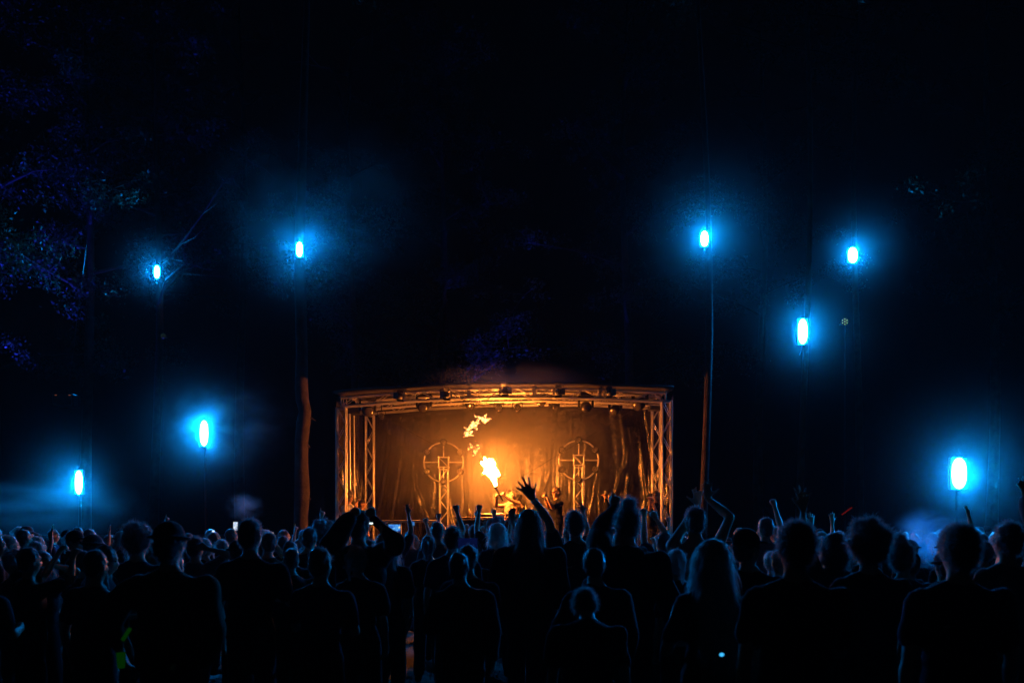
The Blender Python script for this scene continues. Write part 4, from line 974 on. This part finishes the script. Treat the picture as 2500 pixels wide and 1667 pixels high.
def torn_flame(pts, m, label, n, seed, L, r, up=.6):
    R = np.random.default_rng(seed); b = MB(); ax = (P(pts[-1][0], pts[-1][1], FY) - P(pts[0][0], pts[0][1], FY)).normalized()
    for k in range(n):
        t = R.random() * (len(pts) - 1); i = min(int(t), len(pts) - 2); f = t - i
        p = P(pts[i][0] + (pts[i + 1][0] - pts[i][0]) * f, pts[i][1] + (pts[i + 1][1] - pts[i][1]) * f, FY); w = (pts[i][2] + (pts[i + 1][2] - pts[i][2]) * f) / F * FY
        wisp(b, R, p + Vector(R.normal(size=3)) * w * .6, ax * R.choice([-1, 1]) * .8 + Vector((0, 0, up)) + Vector(R.normal(size=3)) * .7, L * (.4 + R.random()), r * (.5 + .9 * R.random()))
    o = link('flame', remesh(b, .0065, m, 'flame', 1, (.012, 40))); return tag(o, label, 'flame', 'fire over the stage')
fm = [(1209, 1186, 2.6), (1207, 1177, 4.6), (1204, 1166, 8), (1199, 1153, 12.5), (1195, 1141, 12.5), (1195, 1133, 6.5)]
R_ = np.random.default_rng(2); b = MB()
for i in range(len(fm) - 1):
    for k in range(4):
        f = k / 4; x = fm[i][0] + (fm[i + 1][0] - fm[i][0]) * f; y = fm[i][1] + (fm[i + 1][1] - fm[i][1]) * f; r_ = (fm[i][2] + (fm[i + 1][2] - fm[i][2]) * f) / F * FY
        p = P(x, y, FY); b.ell(p, (r_ * .85,) * 3, None, 10, 8)
        for _ in range(4):
            q = Vector(R_.normal(size=3)).normalized(); wisp(b, R_, p + q * r_ * .45, q * .7 + Vector((-.15, 0, 1.0)), r_ * 1.9, r_ * .33)
me = remesh(b, .011, emis('main_flame', (1.0, .235, .028), 600.0), 'flame', 1, (.05, 12))
tag(link('flame', me), 'largest white hot flame rising from the flame thrower', 'flame', 'fire over the stage')
FB = flame_mat('fireball', 9.0, 1)
torn_flame([(1168, 1021, 2), (1178, 1024, 5), (1191, 1027, 3)], FB, 'topmost drifting fireball under the roof', 34, 5, .12, .017, .1)
torn_flame([(1166, 1030, 2), (1157, 1040, 4.5), (1147, 1049, 5), (1139, 1061, 2)], FB, 'ragged fireball just lower left of the topmost one', 50, 6, .13, .018, .2)
torn_flame([(1168, 1086, 1), (1168, 1094, 1.4), (1162, 1102, 1.4), (1160, 1108, 2), (1154, 1114, 1)], FB, 'curling wisp of fire over the main flame', 14, 7, .09, .010, .3)
torn_flame([(1153, 1087, 1), (1149, 1094, 1), (1141, 1103, 1)], FB, 'thin wisp of fire left of the curling one', 7, 8, .07, .009, .3)
torn_flame([(1158, 1075, .8), (1164, 1076, .8)], FB, 'single spark of fire above the wisps', 3, 9, .05, .01, .1)

# ------------------------------------------------------------------ air: even haze and thicker smoke
def volume_mat(name, density, aniso, kind=None, col=(1, 1, 1), nscale=1.0, seed=0, power=1.5, contrast=(0.35, 0.7)):
    m = bpy.data.materials.new(name); m.use_nodes = True; n = m.node_tree.nodes; l = m.node_tree.links; n.remove(n['Principled BSDF'])
    v = n.new('ShaderNodeVolumePrincipled'); v.inputs['Color'].default_value = tuple(col) + (1,); v.inputs['Anisotropy'].default_value = aniso
    v.inputs['Density'].default_value = density; l.new(v.outputs[0], n['Material Output'].inputs['Volume'])
    if kind:
        tc = n.new('ShaderNodeTexCoord'); ln = n.new('ShaderNodeVectorMath'); ln.operation = 'LENGTH'; l.new(tc.outputs['Object'], ln.inputs[0])
        mr = n.new('ShaderNodeMapRange'); mr.inputs[1].default_value = 1.0; mr.inputs[2].default_value = 0.0; l.new(ln.outputs['Value'], mr.inputs[0])
        pw = n.new('ShaderNodeMath'); pw.operation = 'POWER'; pw.inputs[1].default_value = power; l.new(mr.outputs[0], pw.inputs[0])
        mp = n.new('ShaderNodeMapping'); mp.inputs['Location'].default_value = (seed * 3.1, seed * 1.7, seed)
        l.new(tc.outputs['Object'], mp.inputs['Vector']); nz = n.new('ShaderNodeTexNoise'); nz.inputs['Scale'].default_value = nscale; nz.inputs['Detail'].default_value = 3
        nz.inputs['Distortion'].default_value = .6; l.new(mp.outputs[0], nz.inputs['Vector'])
        m2 = n.new('ShaderNodeMapRange'); m2.inputs[1].default_value = contrast[0]; m2.inputs[2].default_value = contrast[1]; l.new(nz.outputs['Fac'], m2.inputs[0])
        mu = n.new('ShaderNodeMath'); mu.operation = 'MULTIPLY'; l.new(pw.outputs[0], mu.inputs[0]); l.new(m2.outputs[0], mu.inputs[1])
        m3 = n.new('ShaderNodeMath'); m3.operation = 'MULTIPLY'; m3.inputs[1].default_value = density; l.new(mu.outputs[0], m3.inputs[0]); l.new(m3.outputs[0], v.inputs['Density'])
    return m
hz_ = MB(); hz_.box((0, 24, 11.5), (84, 56, 25)); hzo = hz_.obj('haze', volume_mat('haze', .00013, .5)); tag(hzo, 'thin even haze filling the night air', 'haze', kind='stuff')
UNIT = MB().ell((0, 0, 0), (1, 1, 1), None, 20, 12)
def smoke(c, r, density, aniso, label, seed, nscale=1.6, power=1.5, contrast=(.35, .7), col=(1, 1, 1)):
    me = UNIT.me(False, 'smoke'); me.materials.append(volume_mat('smoke', density, aniso, 'puff', col, nscale, seed, power, contrast))
    o = bpy.data.objects.new('smoke', me); COL.objects.link(o); o.location = c; o.scale = r
    return tag(o, label, 'smoke', 'smoke lit by the lamps', 'stuff')
SM = [(0, 1.5, .8), (1, 1.7, .9), (2, 1.9, .9), (3, 1.9, .9), (4, 1.7, .9), (5, 1.6, .9), (6, 1.5, 1.0), (7, 1.5, 1.0)]
for i, rad, k in SM:
    px, py, Y = LAMPS[i][:3]; smoke(P(px, py, Y), (rad * 1.8,) * 3, (.05 if i > 4 else .04) * k, .5, 'smoke glowing round the ' + LAMPS[i][5][:60].rsplit(' ', 1)[0], i + 1, 1.0, 4.0, (.0, .55))
smoke(P(560, 1035, 21.2), (1.6, 1.0, 1.1), .3, .6, 'smoke drifting to the right of the strobe between far left and the bent tree', 21, 2.0, 1.4, (.45, .68))
smoke(P(810, 520, 21.0), (3.0, 1.8, 2.3), .1, .6, 'thin smoke drifting right of the strobe on the bent tree', 22, 1.7, 1.2, (.44, .7))
smoke(P(100, 1240, 20), (2.4, 1.5, .7), .08, .6, 'low smoke lying over the heads at far left', 23, 1.6, 1.2, (.4, .72))
smoke(P(597, 1236, 12), (.26, .2, .2), 1.5, .5, 'small wisp of breath smoke over the bare necked man', 24, 1.3, 1.3, (.4, .72))
smoke(P(2264, 1315, 11.0), (.5, .35, .42), 17.0, .4, 'dense bright blue smoke patch between two heads under the largest strobe', 25, 1.6, 2.6, (.4, .7), (.45, .75, 1))
smoke(P(1220, 1120, 23.2), (3.3, 1.3, 2.0), 1.05, .1, 'warm smoke filling the middle of the stage round the flame', 26, 1.5, 1.1, (.15, .75))
smoke(P(1205, 1140, 22.4), (1.4, .9, 1.4), .6, .1, 'thick glowing smoke close round the largest flame', 28, 1.6, 2.2, (.1, .6))
smoke(P(1240, 935, 20.5), (2.0, .6, .5), .3, .3, 'thin smoke rising over the stage roof above the flame', 27, 1.3, 1.6, (.2, .75))

for o in bpy.data.objects:
    if 'label' in o:
        n = len(o['label'].replace('-', ' ').split())
        if n > 16 or n < 4: print('LABEL', n, o['label'])
from collections import Counter
print('DUP', [k for k, v in Counter(o['label'] for o in bpy.data.objects if 'label' in o and o.parent is None).items() if v > 1])
